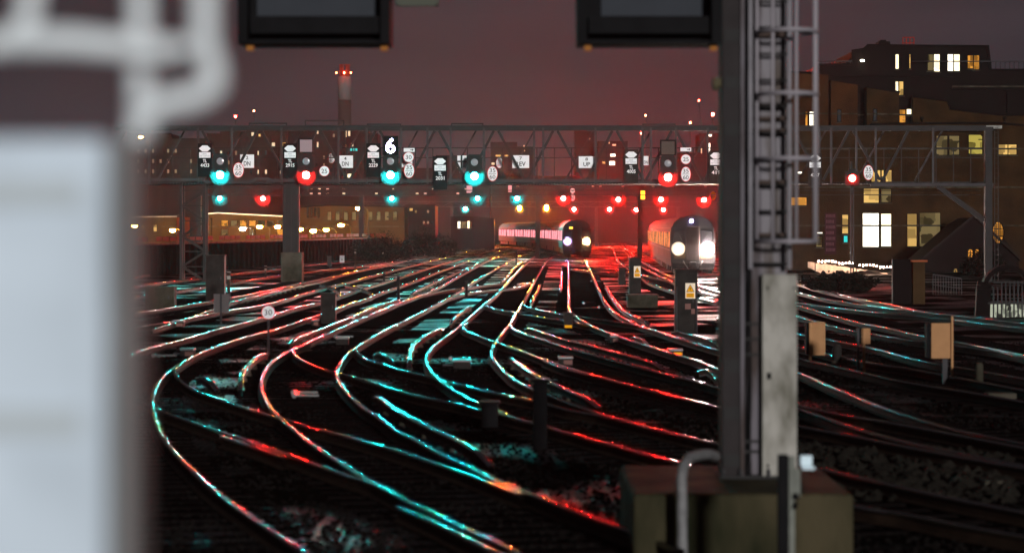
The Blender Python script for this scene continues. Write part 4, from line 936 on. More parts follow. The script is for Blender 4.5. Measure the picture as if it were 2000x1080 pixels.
# long lower building behind the gantry's right end
t = building('long brown brick building right of the mast with the brightest windows', D, [(1440, 252), (1690, 250), (1700, 245), (1748, 243), (1950, 242), (2040, 250)], BR2,
    [(1685, 1716, 417, 482, 'white'), (1721, 1740, 418, 481, 'bright'), (1772, 1790, 418, 481, 'yellow'), (1796, 1836, 416, 481, 'dim'), (1687, 1716, 369, 396, 'yellow'), (1721, 1740, 370, 395, 'dim'),
     (1702, 1709, 333, 355, 'yellow'), (1714, 1719, 333, 355, 'yellow'), (1722, 1727, 333, 345, 'yellow'), (1730, 1741, 333, 355, 'yellow'), (1645, 1656, 420, 456, 'yellow'), (1648, 1655, 461, 473, 'cyan'),
     (1829, 1850, 266, 303, 'dim'), (1854, 1873, 266, 303, 'dim'), (1892, 1918, 264, 301, 'green'), (1950, 1968, 283, 302, 'yellow'), (1969, 1985, 283, 302, 'yellow'), (1556, 1566, 336, 339, 'white'), (1545, 1575, 386, 401, 'orange'), (1595, 1606, 454, 456, 'white'), (1594, 1605, 462, 482, 'dim')], 5)
m = MB()
for i, wd in enumerate(('CHARTER', 'OFFICES', 'TO LET', 'NOW ON', 'UNITS', 'CALL', 'TODAY')): pass
m.box((X(1611, D), D - .12, Z(497, D)), (X(1633, D), D - .02, Z(416, D))); bn = m.build('dark_banner', mat('maroon_banner', (.03, .008, .012), .7), t)
m = MB()
for i, n_ in enumerate((7, 6, 7, 6, 7, 6, 7)):
    y0 = 419 + i * 11
    for j in range(n_):
        for q in range(3): m.box((X(1613.5 + j * 2.6, D), D - .13, Z(y0 + 5.5 + q * 0.1, D) + q * .08), (X(1615 + j * 2.6, D), D - .121, Z(y0 + 5.5, D) + q * .08 + .05))
m.build('faint_lettering', mat('faint_lettering', (.12, .05, .06), .7), bn)
m = MB(); m.box((X(1830, D), D - 1.6, Z(253, D)), (X(1950, D), D - .08, Z(247, D))); m.build('canopy', M['concl'], t)
# gabled chapel-like house
d = 205
t = thing('gabled_house', (X(1905, d), d, -.2), 'dark gabled house with orange arched windows at the right edge', 'house')
poly = [(1800, 508), (1880, 438), (1902, 425), (1925, 437), (1965, 470), (1990, 505)]
m = MB(); Pp = [(X(a, d), Z(b, d)) for a, b in poly]; m.prism([(Pp[-1][0], -.3)] + Pp[::-1] + [(Pp[0][0], -.3)], d, d + 7); m.build('wall', M['dclad'], t)
m = MB(); m.bar((X(1794, d), d - .1, Z(510, d)), (X(1902, d), d - .1, Z(421, d)), .5, .16); m.bar((X(1902, d), d - .1, Z(421, d)), (X(1994, d), d - .1, Z(508, d)), .5, .16); m.build('roof', M['roof'], t)
def arch_window(par, cx, w, y0, y1, k, bars=2, oval=False):
    x, a = X(cx, d), W(w, d) / 2; zt, zb = Z(y0, d), Z(y1, d); rz = a if not oval else (zt - zb) / 2
    if oval: pts = [(x + a * math.cos(q * math.pi / 12), (zt + zb) / 2 + rz * math.sin(q * math.pi / 12)) for q in range(24)]
    else: pts = [(x - a, zb), (x + a, zb)] + [(x + a * math.cos(q * math.pi / 10), zt - a + a * math.sin(q * math.pi / 10)) for q in range(11)]
    fr = MB(); ring = [(px_, d - .05, pz_) for px_, pz_ in pts]; fr.tube(ring + [ring[0]], .05, 6, False)
    for i in range(1, bars + 1): fr.box((x - a + 2 * a * i / (bars + 1) - .03, d - .08, zb + .1), (x - a + 2 * a * i / (bars + 1) + .03, d - .04, zt - .12))
    for f in (.33, .66): fr.box((x - a * .95, d - .09, zb + (zt - zb) * f), (x + a * .95, d - .05, zb + (zt - zb) * f + .05))
    w_ = fr.build('window', M['dclad'], par); p = MB(); p.prism(pts, d - .03, d - .012); p.build('pane', WIN[k], w_)
arch_window(t, 1895, 11, 486, 512, 'orange', 1); arch_window(t, 1908, 9, 486, 512, 'orange', 1)
arch_window(t, 1949, 23, 433, 476, 'orange', 2, True); arch_window(t, 1866, 9, 524, 538, 'yellow', 1)
# terrace: pale screen lit by a string of bulbs, with garden things in front
d = 196
t = thing('terrace_screen', (X(1655, d), d, -.2), 'pale lit garden screen under a string of small bulbs', 'screen')
m = MB(); k = 46
top = [(1578 + 156 * i / k, 512 + 22 * (i / k) ** 1.1 + random.uniform(-1.2, 1.2)) for i in range(k + 1)]; bot = [(x_, y_ + 11 + 8 * math.sin(i * .13) - (5 * (i / k) ** 2)) for i, (x_, y_) in enumerate(top)]
m.prism([(X(x_, d), Z(y_, d)) for x_, y_ in bot] + [(X(x_, d), Z(y_, d)) for x_, y_ in top[::-1]], d, d + .06); m.build('screen_cloth', mat('pale_screen', (.75, .55, .42), .8, noise=.35, nscale=2.5), t)
m = MB(); m.box((X(1570, d), d + .3, -.2), (X(1760, d), d + .7, Z(533, d))); m.build('terrace_wall', M['brick'], t)
m = MB(); wire = [(X(1590 + 160 * i / 24, d), d - .7, Z(506 + 15 * i / 24 + 1.5 * math.sin(i * 1.05), d)) for i in range(25)]; m.tube(wire, .015, 5)
for p in (wire[0], wire[12], wire[-1]): m.tube([(p[0], p[1] + .0, -.2), p], .04, 6)
m.build('wire', M['black'], t)
for i in range(0, 25):
    p = wire[i]; m = MB(); m.tube([(p[0], p[1], p[2] - .13), (p[0], p[1], p[2] - .03)], [.035, .03], 6); m.build('bulb', glow('string_bulb', (1, .62, .42), 150), t)
for px, w_, h_, lab in ((1608, 12, 20, 'dark potted shrub before the left end of the lit screen'), (1643, 22, 22, 'dark round barbecue before the lit screen'), (1700, 14, 12, 'dark planter before the right end of the lit screen')):
    x = X(px, d - 2.5); z0 = Z(547 + (px - 1600) * .05, d); a = W(w_, d) / 2
    m = MB(); m.tube([(x, d - 2.5, z0 - .5), (x, d - 2.5, z0 + .2), (x, d - 2.5, z0 + W(h_, d) * .55), (x, d - 2.5, z0 + W(h_, d) * .8), (x, d - 2.5, z0 + W(h_, d))], [a * .5, a * .6, a, a * .8, a * .3], 10)
    for q in range(3): m.tube([(x + a * .5 * math.cos(q * 2.1), d - 2.5 + a * .5 * math.sin(q * 2.1), z0 + .1), (x + a * math.cos(q * 2.1), d - 2.5 + a * math.sin(q * 2.1), -.2)], .03, 5)
    tag(m.build('garden_pot', M['black']), lab, 'garden pot')
# brick pier, railings, arch with lit bars
d = 119
t = thing('gate_pier', (X(1795, d), d, -.2), 'brown gate pier with a tiled cap left of the railings', 'pier')
m = MB(); m.box((X(1783, d), d, -.2), (X(1807, d), d + .8, Z(512, d)), .02); m.build('shaft', M['brick2'], t); m = MB(); m.box((X(1779, d), d - .12, Z(512, d) + .003), (X(1811, d), d + .92, Z(508, d)), .02); m.build('cap', mat('rusty_cap', (.25, .07, .03), .7), t)
m = MB(); m.box((X(1745, d), d + .2, -.2), (X(1782, d), d + .6, Z(507, d))); tag(m.build('garden_wall', M['dclad']), 'near black wall block left of the gate pier', 'wall')
def railing(x0, x1, y0, y1, yb, d, n, label, material):
    t = thing('railing', (X((x0 + x1) / 2, d), d, -.2), label, 'railing', 'iron railings at the right edge')
    m = MB(); m.bar((X(x0, d), d, Z(y0, d)), (X(x1, d), d, Z(y1, d)), .05); m.bar((X(x0, d), d, Z(y0 + 20, d)), (X(x1, d), d, Z(y1 + 20, d)), .04); m.build('rail', material, t)
    for i in range(n):
        f = i / (n - 1); x = x0 + (x1 - x0) * f; m = MB(); m.tube([(X(x, d), d - .05, Z(yb, d)), (X(x, d), d - .05, Z(y0 + (y1 - y0) * f - 1, d))], .022, 5); m.build('bar', material, t)
railing(1822, 1878, 536, 544, 575, 136, 12, 'low iron railing between the pier and the dark trees', M['steel'])
d = 101
t = thing('arched_gate', (X(1965, d), d, -.2), 'dark arch with iron bars in front of a lit opening, right edge', 'arched gate')
xc, a_, zt = X(1966, d), W(45, d), Z(522, d)
out = [(xc + a_ * math.cos(math.pi * q / 20), Z(565, d) + (zt - Z(565, d)) * math.sin(math.pi * q / 20)) for q in range(21)]
m = MB()
for i in range(20):
    (x0_, z0_), (x1_, z1_) = out[i], out[i + 1]; m.bar((x0_, d, z0_), (x1_, d, z1_), .5, .16)
m.bar((out[-1][0], d, out[-1][1]), (X(1918, d), d, -.2), .5, .3); m.bar((out[0][0], d, out[0][1]), (out[0][0] + .1, d, -.2), .5, .3)
m.build('arch', M['dclad'], t)
m = MB(); m.box((X(1932, d), d + .5, Z(622, d)), (X(2040, d), d + .6, Z(594, d))); m.build('lit_opening', window_glow('lit_passage', (.8, .85, .65), .55, .05, 6), t)
for i in range(14):
    x = X(1932 + i * 8, d); m = MB(); m.tube([(x, d - .05, Z(620, d)), (x, d - .05, Z(548 if 2 < i < 9 else 560, d))], .03, 6); m.build('bar', M['steel'], t)
m = MB(); m.bar((X(1928, d), d - .12, Z(592, d)), (X(2040, d), d - .12, Z(592, d)), .07); m.bar((X(1938, d), d - .12, Z(551, d)), (X(2010, d), d - .12, Z(552, d)), .05); m.build('cross_rail', M['dsteel'], t)

# ------------------------------------------------------------------ shrubs
def leaves(m, c, r, n, size, rng, squash=.8):
    for _ in range(n):
        while True:
            v = Vector((rng.uniform(-1, 1), rng.uniform(-1, 1), rng.uniform(-1, 1)))
            if .25 < v.length < 1: break
        p = Vector(c) + Vector((v.x * r, v.y * r, v.z * r * squash)); a = rng.uniform(0, 6.28); b = rng.uniform(-1, 1)
        u = Vector((math.cos(a), math.sin(a), b * .6)).normalized() * size * rng.uniform(.5, 1.2); w_ = u.cross(Vector((rng.uniform(-1, 1), rng.uniform(-1, 1), rng.uniform(-.2, 1)))).normalized() * size * .5
        m.add([p - u, p + w_, p + u, p - w_], [(0, 1, 2, 3)])
def shrub(px0, px1, ytop, base_y, label, seed, n=900, cat='bush', name='bush', depth=3):
    rng = random.Random(seed); g0 = G((px0 + px1) / 2, base_y, -.2); d = g0.y; wd = W(px1 - px0, d); h = Z(ytop, d) + .2
    t = thing(name, g0, label, cat, 'bushes by the tracks')
    m = MB()
    for i in range(7):
        a = rng.uniform(0, 6.28); m.tube([(g0.x + rng.uniform(-.3, .3) * wd, g0.y, -.2), (g0.x + math.cos(a) * wd * .3, g0.y + math.sin(a), h * rng.uniform(.5, .85))], [.06, .02], 5)
    m.build('stem', M['bark'], t)
    m = MB(); k = 12
    for i in range(k):
        cx = g0.x + (i / (k - 1) - .5) * wd * .85; r = h * rng.uniform(.28, .42); hh = h * (1 - .45 * abs(i / (k - 1) - .5) * 2) * rng.uniform(.75, 1)
        leaves(m, (cx, g0.y + rng.uniform(-1, 1) * depth * .5, max(r * .7, hh - r)), r, n // k, .17, rng); leaves(m, (cx, g0.y + rng.uniform(-1, 1) * depth * .5, r * .6), r, n // k, .17, rng)
    for _ in range(46):          # loose sprigs that break up the outline
        a = rng.uniform(-1, 1); top = h * (1 - .5 * abs(a)) * rng.uniform(.85, 1.18); bx = g0.x + a * wd * .55; by = g0.y + rng.uniform(-.5, .5) * depth
        for q in range(7):
            f = q / 6; leaves(m, (bx + rng.uniform(-.1, .1) + .25 * f * a, by, top * (.55 + .45 * f)), .16 + .10 * (1 - f), 4, .10, rng)
    m.build('foliage', M['leaf'], t)
shrub(690, 800, 458, 512, 'large dark bush left half, at the end of the retaining wall', 1, 2600)
shrub(780, 885, 449, 502, 'large dark bush right half, beside the bend', 2, 2600)
shrub(870, 965, 462, 486, 'low dark scrub beyond the bush by the small hut', 3, 1200)
shrub(1893, 1952, 492, 541, 'dark evergreen shrub below the gabled house', 4, 1600)
shrub(1580, 1700, 542, 572, 'low dark hedge at the foot of the lit terrace', 5, 1200)
LAMPW = 40
# ------------------------------------------------------------------ trackside cabinets and posts
def px_cabinet(name, x0, x1, ytop, ybase, label, cat, material, group=None, depth=.5, door=True, legs=False, cap=True):
    d = (EYE + .19) * F / (ybase - HZ); a, b = X(x0, d), X(x1, d); zt = Z(ytop, d); z0 = -.19 if not legs else zt - (zt + .19) * .55
    t = thing(name, ((a + b) / 2, d, -.19), label, cat, group)
    m = MB(); m.box((a, d, z0), (b, d + depth, zt), .015); m.build('housing', material, t)
    if cap: m = MB(); m.box((a - .03, d - .04, zt + .002), (b + .03, d + depth + .03, zt + .05), .01); m.build('lid', material, t)
    if door:
        m = MB(); e = (b - a) * .09; m.box((a + e, d - .02, z0 + .08), (b - e, d - .003, zt - .08)); o = m.build('door', material, t)
        m = MB(); m.box((b - e * 2.4, d - .05, (z0 + zt) / 2), (b - e * 1.8, d - .02, (z0 + zt) / 2 + .12)); m.build('handle', M['steel'], o)
    if legs:
        for q in (a + .04, b - .04): m = MB(); m.tube([(q, d + .1, -.2), (q, d + .1, z0 + .02)], .03, 6); m.build('leg', M['steel'], t)
    return t, d, a, b, zt
def hazard(par, px, py, w, h, d):
    x, z = X(px, d), Z(py, d); a, b = W(w, d) / 2, W(h, d) / 2
    m = MB(); m.box((x - a, d - .05, z - b), (x + a, d - .035, z + b)); s = m.build('hazard_sign', mat('cream_sign', (.85, .72, .55), .5), par)
    m = MB(); m.prism([(x - a * .78, z - b * .12), (x + a * .78, z - b * .12), (x, z + b * .8)], d - .06, d - .052); tr = m.build('warning_triangle', M['yellow'], s)
    m = MB()
    A = [(x - a * .78, z - b * .12), (x + a * .78, z - b * .12), (x, z + b * .8)]
    for i in range(3): p, q = A[i], A[(i + 1) % 3]; m.bar((p[0], d - .063, p[1]), (q[0], d - .063, q[1]), .006, a * .09)
    m.prism([(x - a * .06, z + b * .42), (x + a * .13, z + b * .42), (x + a * .02, z + b * .24), (x + a * .14, z + b * .24), (x - a * .08, z - b * .02), (x - a * .01, z + b * .18), (x - a * .14, z + b * .18)][::-1], d - .066, d - .061)
    m.build('bolt_symbol', M['ink'], tr)
    m = MB(); m.box((x - a * .82, d - .06, z - b * .86), (x + a * .82, d - .052, z - b * .28)); o = m.build('text_panel', M['yellow'], s)
    text_mb('DANGER', (x, d - .061, z - b * .44), b * .16, a * 1.2).build('lettering', M['ink'], o)
    text_mb('LIVE RAIL', (x, d - .061, z - b * .70), b * .13, a * 1.2).build('lettering', M['ink'], o)
cg = 'grey trackside cabinets'
t, d, a, b, zt = px_cabinet('relay_cabinet', 1319, 1362, 529, 652, 'tall grey cabinet with a yellow hazard sign in front of the right train', 'cabinet', M['grey_cab'], cg, .6)
hazard(t, 1348, 568, 19, 30, d)
m = MB(); m.box((X(1338, d), d - .04, Z(604, d)), (X(1349, d), d - .022, Z(593, d))); m.box((X(1350, d), d - .04, Z(613, d)), (X(1357, d), d - .022, Z(603, d))); m.build('pink_labels', mat('pale_pink_label', (.16, .08, .07), .6), t)
m = MB()
for q in (1321, 1360): m.tube([(X(q, d), d - .08, -.2), (X(q, d), d - .08, Z(560, d))], .03, 6)
m.build('conduit', M['steel'], t)
t, d, a, b, zt = px_cabinet('relay_cabinet', 1229, 1252, 504, 578, 'slim dark cabinet with a yellow hazard sign left of the right train', 'cabinet', M['grey_cab'], cg, .5)
hazard(t, 1244.5, 531, 13, 22, d)
px_cabinet('relay_cabinet', 1208, 1222, 524, 556, 'small dark box left of the slim hazard cabinet', 'cabinet', M['grey_cab'], cg, .4)
px_cabinet('relay_cabinet', 626, 655, 575, 632, 'dark cabinet near the left bend, by the yellow glinting rails', 'cabinet', M['grey_cab'], cg, .6)
px_cabinet('relay_cabinet', 402, 438, 500, 592, 'large dark cabinet right of the lattice gantry leg', 'cabinet', M['grey_cab'], cg, .8)
px_cabinet('relay_cabinet', 283, 340, 562, 606, 'wide low grey cabinet beside the white post', 'cabinet', M['conc'], cg, .8)
px_cabinet('junction_box', 940, 973, 790, 836, 'squat dark box among the rails left of the middle post', 'junction box', M['black'], 'low boxes between the rails', .4, False)
px_cabinet('junction_box', 1101, 1119, 613, 642, 'little box with a yellow base where the straight track bends', 'junction box', M['grey_cab'], 'low boxes between the rails', .3, False)
d = 3.19 * F / (642 - HZ); m = MB(); m.box((X(1103, d), d - .02, Z(640, d)), (X(1117, d), d - .005, Z(635, d))); m.build('yellow_label', M['yellow'], [o for o in bpy.data.objects if o.get('label', '').startswith('little box with a yellow')][0])
px_cabinet('marker_post', 1041, 1069, 747, 880, 'dark waist high post standing alone in the centre foreground', 'post', M['black'], None, .25, False)
px_cabinet('trough', 1226, 1285, 578, 601, 'low concrete plinth under the slim hazard cabinet', 'concrete plinth', M['conc'], None, 1.2, False)
# back of a sign on a post
d = 3.19 * F / (632 - HZ)
t = thing('lineside_sign', (X(432, d), d, -.19), 'grey square back of a lineside sign on a post, left of the 30 sign', 'sign')
m = MB(); m.box((X(417, d), d, Z(611, d)), (X(448, d), d + .03, Z(574, d)), .01); m.build('sign_back', mat('sign_back_grey', (.08, .07, .07), .5), t)
m = MB(); m.tube([(X(432, d), d - .04, -.2), (X(432, d), d - .04, Z(573, d))], .035, 8); m.build('post', M['steel'], t)
m = MB()
for q in (577, 583, 590, 606): m.tube([(X(432, d), d - .09, Z(q, d)), (X(432, d), d - .07, Z(q, d))], .03, 8)
m.build('clamp_bolts', M['steel'], t)
speed(524, 610, 27, 27, ['30'], 'round 30 sign on its own low post among the left tracks', 'speed signs by the track', d=3.19 * F / (694 - HZ), y=3.19 * F / (694 - HZ), post=True)
# small white signs by the wall
for (px, py, w_, h_, yb, mt, lab) in ((668, 506, 9, 14, 530, M['white'], 'small white sign on a post below the orange warehouse'), (643, 510, 9, 20, 526, MATS['sign_back_grey'], 'small grey sign left of the small white one'),
                                  (920, 472, 7, 7, 484, MATS['pale_red_plate'], 'tiny pink sign at the foot of the scrub'), (893, 452, 4, 6, 470, MATS['pale_red_plate'], 'tiny round sign left of the hut window')):
    d = 3.19 * F / (yb - HZ); x, z = X(px, d), Z(py, d)
    t = thing('trackside_sign', (x, d, -.19), lab, 'sign', 'small signs at the left bend')
    m = MB(); m.box((x - W(w_, d) / 2, d, z - W(h_, d) / 2), (x + W(w_, d) / 2, d + .03, z + W(h_, d) / 2)); f = m.build('sign_face', mt, t)
    if mt is M['white']: mm = MB(); mm.prism([(x - .04, z - .1), (x + .04, z - .1), (x, z + .08)], d - .012, d - .003); mm.build('symbol', M['ink'], f)
    m = MB(); m.tube([(x, d + .06, -.2), (x, d + .06, z)], .03, 6); m.build('post', M['steel'], t)
# yellowish posts
for px, y0, yb, lab in ((694, 488, 530, 'slim marker post at the left end of the bush'), (748, 490, 512, 'slim marker post in front of the bush'), (447, 532, 600, 'wooden marker post right of the large dark cabinet'), (519, 520, 546, 'grey marker post below the retaining wall'),
                        (911, 550, 582, 'black stub post left of the near crossover'), (778, 540, 590, 'black stub post between two long pale rails'), (1008, 490, 516, 'black stub post among the yellow lit rails'), (750, 530, 552, 'black stub post at the left crossing')):
    d = 3.19 * F / (yb - HZ); x = X(px, d); t = thing('marker_post', (x, d, -.19), lab, 'post', 'slim posts beside the rails')
    m = MB(); m.box((x - .06, d - .06, -.2), (x + .06, d + .06, Z(y0, d)), .01); m.build('shaft', M['wood'] if 'black' not in lab else M['black'], t)
    m = MB(); m.box((x - .07, d - .075, Z(y0, d) - .28), (x + .07, d - .062, Z(y0, d) - .14)); m.box((x - .08, d - .08, Z(y0, d) + .002), (x + .08, d + .08, Z(y0, d) + .03)); m.build('reflector', M['concl'] if 'black' not in lab else M['black'], t)
# point machines: low boxes with sloping lids
def point_machine(px, py, w_, label, side=None, rot=0.0):
    g0 = G(px, py, 0); d = g0.y; a = W(w_, d) / 2; t = thing('point_machine', (g0.x, d, -.19), label, 'point machine', 'point machines between the rails')
    m = MB(); m.box((g0.x - a, d, -.19), (g0.x + a, d + .45, -.02), .015); m.build('case', M['grey_cab'], t)
    m = MB(); m.box((g0.x - a * 1.05, d - .03, -.017), (g0.x + a * 1.05, d + .48, .03), .01); m.build('lid', mat('wet_steel_lid', (.10, .10, .10), .35, .8), t)
    if side: m = MB(); m.box((g0.x - a * .3, d - .012, -.15), (g0.x + a * .9, d - .003, -.05)); m.build('side_label', side, t)
    m = MB(); m.bar((g0.x - a * 1.05, d + .2, -.1), (g0.x - a * 2.2, d + .25, -.1), .04); m.build('drive_rod', M['steel'], t)
pinkp = MATS['pale_pink_label']
point_machine(1105, 699, 28, 'point machine with a glinting pink lid right of the long diverging track', pinkp)
point_machine(1320, 684, 27, 'point machine with an orange side label near the hazard cabinet', M['yellow'])
point_machine(902, 705, 34, 'point machine outlined in cyan inside the middle track')
point_machine(668, 661, 24, 'point machine with a pale lid right of the left curve')
point_machine(365, 683, 26, 'point machine with a pale lid left of the 30 sign post', pinkp)
point_machine(347, 628, 22, 'point machine with a reddish side far left', pinkp)
point_machine(615, 626, 14, 'small pink ended box by the left cabinet', pinkp)
point_machine(684, 622, 14, 'small pink ended box right of the left cabinet', pinkp)
point_machine(1265, 590, 22, 'point machine right under the slim hazard cabinet')
point_machine(1200, 657, 16, 'small rail lubricator box beside the red bending rail', pinkp)
# steel bars added as glints; some stand for sleeper and lid edges
bar_mat = mat('wet_glint_bar', (.2, .2, .2), .22, 1.0)
for i, (x0, y0, x1, y1) in enumerate(((573, 766, 621, 766), (575, 772, 623, 772), (880, 700, 926, 698), (888, 706, 922, 706), (655, 657, 690, 657), (1012, 555, 1030, 552), (1155, 549, 1180, 549), (1140, 592, 1160, 591), (1170, 600, 1195, 601), (300, 694, 345, 694))):
    a = G(x0, y0, -.08); b = G(x1, y1, -.08); m = MB(); m.bar(a, b, .05, .04)
    m.tube([a - Vector((0, .06, 0)), a + Vector((0, .08, 0))], .05, 6)
    where = ('left of the second curve, upper of two', 'left of the second curve, lower of two', 'in the middle track, upper', 'in the middle track, lower', 'left of the point machine with a pale lid', 'by the near crossover',
             'ahead of the left train, upper', 'ahead of the left train, middle', 'ahead of the left train, lower', 'beside the far left point machine')[i]
    tag(m.build('glint_bar', bar_mat), 'wet steel glint bar ' + where, 'tie bar', 'glint bars between the rails')

# ------------------------------------------------------------------ beige panels at right
for x0, x1, y0, y1, px, yt, yb, lab in ((1583, 1612, 629, 694, 1582, 629, 712, 'beige panel on a post just right of the mast'), (1683, 1700, 641, 672, 1687, 641, 728, 'narrow beige panel with two posts between the wider ones'), (1819, 1857, 631, 700, 1859, 617, 752, 'widest beige panel with a taller post on its right')):
    d = 3.19 * F / (yb - HZ); t = thing('trackside_board', (X(px, d), d, -.19), lab, 'panel', 'beige trackside panels right of the mast')
    m = MB(); m.box((X(x0, d), d, Z(y1, d)), (X(x1, d), d + .04, Z(y0, d)), .008); m.build('panel', M['beige'], t)
    m = MB(); m.box((X(px - 2, d), d - .05, -.2), (X(px + 2.5, d), d - .003, Z(yt, d)), .006); m.build('post', M['beige'], t)
    m = MB(); m.box((X(x0 - 8, d), d + .05, Z(y1 - 2, d)), (X(x0 - 1.5, d), d + .35, Z(y0 + 1, d))); m.build('dark_side_box', M['black'], t)
    if x0 == 1683:
        m = MB(); m.box((X(1674, d), d - .03, -.2), (X(1678, d), d + .03, Z(641, d)), .005); m.build('post', M['steel'], t)
    if x0 == 1819:
        m = MB(); m.box((X(1842, d), d + .06, -.2), (X(1852, d), d + .2, Z(700, d))); m.build('stub_leg', M['steel'], t)
for px, w_, y0, yb, lab in ((1913, 15, 707, 760, 'low rounded pale post in front of the right hand tracks'), (1635, 18, 672, 712, 'dark rounded stump between the beige panels')):
    d = 3.19 * F / (yb - HZ); x = X(px, d); r = W(w_, d) / 2; t = thing('bollard', (x, d, -.19), lab, 'bollard', 'rounded stumps among the right tracks')
    h = Z(y0, d); m = MB(); m.tube([(x, d, -.2), (x, d, h - r), (x, d, h - r * .4), (x, d, h - .01), (x, d, h)], [r, r, r * .85, r * .5, r * .1], 14); m.build('shaft', M['conc'] if px > 1800 else M['grey_cab'], t)
    m = MB(); m.tube([(x, d, -.2), (x, d, -.1)], r * 1.2, 14); m.build('footing', M['conc'], t)
for px, py, w_, h_, lab in ((1958, 770, 56, 15, 'pale concrete trough lid lying right of the low rounded post'), (1950, 940, 52, 18, 'concrete slab lying on the ballast at lower right')):
    g0 = G(px, py + h_ / 2, -.15); d = g0.y; a = W(w_, d) / 2; m = MB(); m.box((g0.x - a, d, -.2), (g0.x + a, d + .5, -.2 + W(h_, d)), .02); m.box((g0.x - a * .2, d - .01, -.15), (g0.x + a * .2, d + .0, -.12))
    tag(m.build('concrete_slab', M['conc']), lab, 'slab')
# rubble heaps of larger stones right of the mast
def heap_region(rng):
    y = rng.uniform(33, 41); return X(1560 + 420 * rng.uniform(), y), y
o = stones('rubble', 700, heap_region, .13, mat('rubble_stone', (.016, .014, .011), .8, noise=.5, nscale=2)); o['kind'] = 'stuff'; o['label'] = 'pale rubble lying beyond the mast plinth'

# ------------------------------------------------------------------ the near mast with its ladder
D = 29.0
t = thing('steel_mast', (X(1470, D), D, .45), 'tall grey steel mast with a caged ladder on a concrete block', 'mast')
zb, zt = .45, Z(-160, D)
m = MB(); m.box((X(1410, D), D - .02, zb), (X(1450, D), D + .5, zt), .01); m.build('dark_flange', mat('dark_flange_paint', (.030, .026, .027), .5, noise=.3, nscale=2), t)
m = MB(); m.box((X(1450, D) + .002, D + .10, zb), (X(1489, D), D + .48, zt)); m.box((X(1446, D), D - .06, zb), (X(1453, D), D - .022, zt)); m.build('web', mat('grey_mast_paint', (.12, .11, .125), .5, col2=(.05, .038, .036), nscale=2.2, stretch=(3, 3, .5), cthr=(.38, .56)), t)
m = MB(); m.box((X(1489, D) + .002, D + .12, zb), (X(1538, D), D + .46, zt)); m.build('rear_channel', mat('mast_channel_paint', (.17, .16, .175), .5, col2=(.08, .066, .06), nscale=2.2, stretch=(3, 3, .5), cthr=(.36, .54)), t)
m = MB(); m.box((X(1488, D), D - .05, Z(936, D)), (X(1556, D), D + .09, Z(536, D)), .012); m.build('pale_board', mat('pale_mast_board', (.31, .30, .275), .7, col2=(.12, .115, .095), nscale=2.6, stretch=(1.6, 1.6, .7), cthr=(.36, .60), bump=.004, bscale=20), t)
m = MB()
for x, y, w_ in ((1497, 727, 8), (1540, 905, 4), (1497, 905, 4), (1497, 560, 3), (1548, 560, 3)): m.box((X(x, D), D - .062, Z(y + w_ * 1.6, D)), (X(x + w_, D), D - .052, Z(y, D)))
m.build('board_fittings', M['black'], t)
for q in (630, 660, 690, 860, 880): m = MB(); m.box((X(1453, D), D + .05, Z(q + 5, D)), (X(1487, D), D + .098, Z(q, D))); m.build('cleat', M['dsteel'], t)
# bolts, weld plates and a cable run down the mast
for q in range(-120, 900, 92):
    m = MB()
    for xq in (1417, 1442):
        for dq in (0, 12): m.tube([(X(xq, D), D - .045, Z(q + dq, D)), (X(xq, D), D - .018, Z(q + dq, D))], .013, 6)
    m.box((X(1413, D), D - .03, Z(q + 18, D)), (X(1447, D), D - .0205, Z(q - 6, D))); m.build('bolted_plate', M['dsteel'], t)
for xq in (1457, 1462, 1467):
    m = MB(); m.tube([(X(xq + .8 * math.sin(k * .9 + xq), D), D + .08, zb + (zt - zb) * k / 30) for k in range(31)], .011, 6); m.build('cable', M['black'], t)
m = MB(); m.box((X(1405, D), D - .1, zb + .002), (X(1560, D), D + .6, zb + .03)); m.build('base_plate', M['dsteel'], t)
for xq in (1412, 1446, 1500, 1550):
    m = MB(); m.tube([(X(xq, D), D - .07, zb + .03), (X(xq, D), D - .07, zb + .10)], .02, 8); m.build('anchor_bolt', M['steel'], t)
# ladder
ladder = MB()
for q in (1464, 1540): ladder.box((X(q, D) - .02, D - .12, Z(525, D)), (X(q, D) + .02, D - .06, zt))
lo = ladder.build('ladder', mat('galvanised_ladder', (.16, .15, .17), .7, .1, noise=.3, nscale=4), t)
y = 515
while y > -150:
    m = MB(); m.tube([(X(1464, D), D - .09, Z(y, D)), (X(1540, D), D - .09, Z(y, D))], .014, 8); m.build('rung', M['dsteel'], lo); y -= 51
m = MB()
for q in (203, 228, 252): m.box((X(1466, D), D - .04, Z(q + 7, D)), (X(1538, D), D + .05, Z(q, D)))
for q in (62, 352, 455): m.box((X(1466, D), D - .02, Z(q + 10, D)), (X(1538, D), D + .05, Z(q, D)))
m.build('cable_clamps', mat('brown_clamp', (.05, .035, .03), .6), lo)
cage = mat('galvanised_cage', (.24, .22, .245), .7, .1)
for yy in (-60, 66, 187, 312, 471):
    z = Z(yy, D); x0, x1 = X(1476, D), X(1592, D); pts = [(x0, D - .1, z)]
    for q in range(0, 13):
        a = math.pi * (q / 12); pts.append((x0 + (x1 - x0) * .5 * (1 - math.cos(a)) , D - .12 - .55 * math.sin(a), z))
    pts.append((x1, D - .1, z)); pts.append((X(1540, D), D - .08, z + .002))
    m = MB(); m.tube(pts, .022, 8); m.build('cage_hoop', cage, lo)
for f in (0.02, .30, .55, .82, .98):
    a = math.pi * f; x0, x1 = X(1476, D), X(1592, D); x = x0 + (x1 - x0) * .5 * (1 - math.cos(a)); yy = D - .12 - .55 * math.sin(a) + .03
    m = MB(); m.tube([(x, yy, Z(471, D)), (x, yy, zt)], .017, 8); m.build('cage_bar', cage, lo)
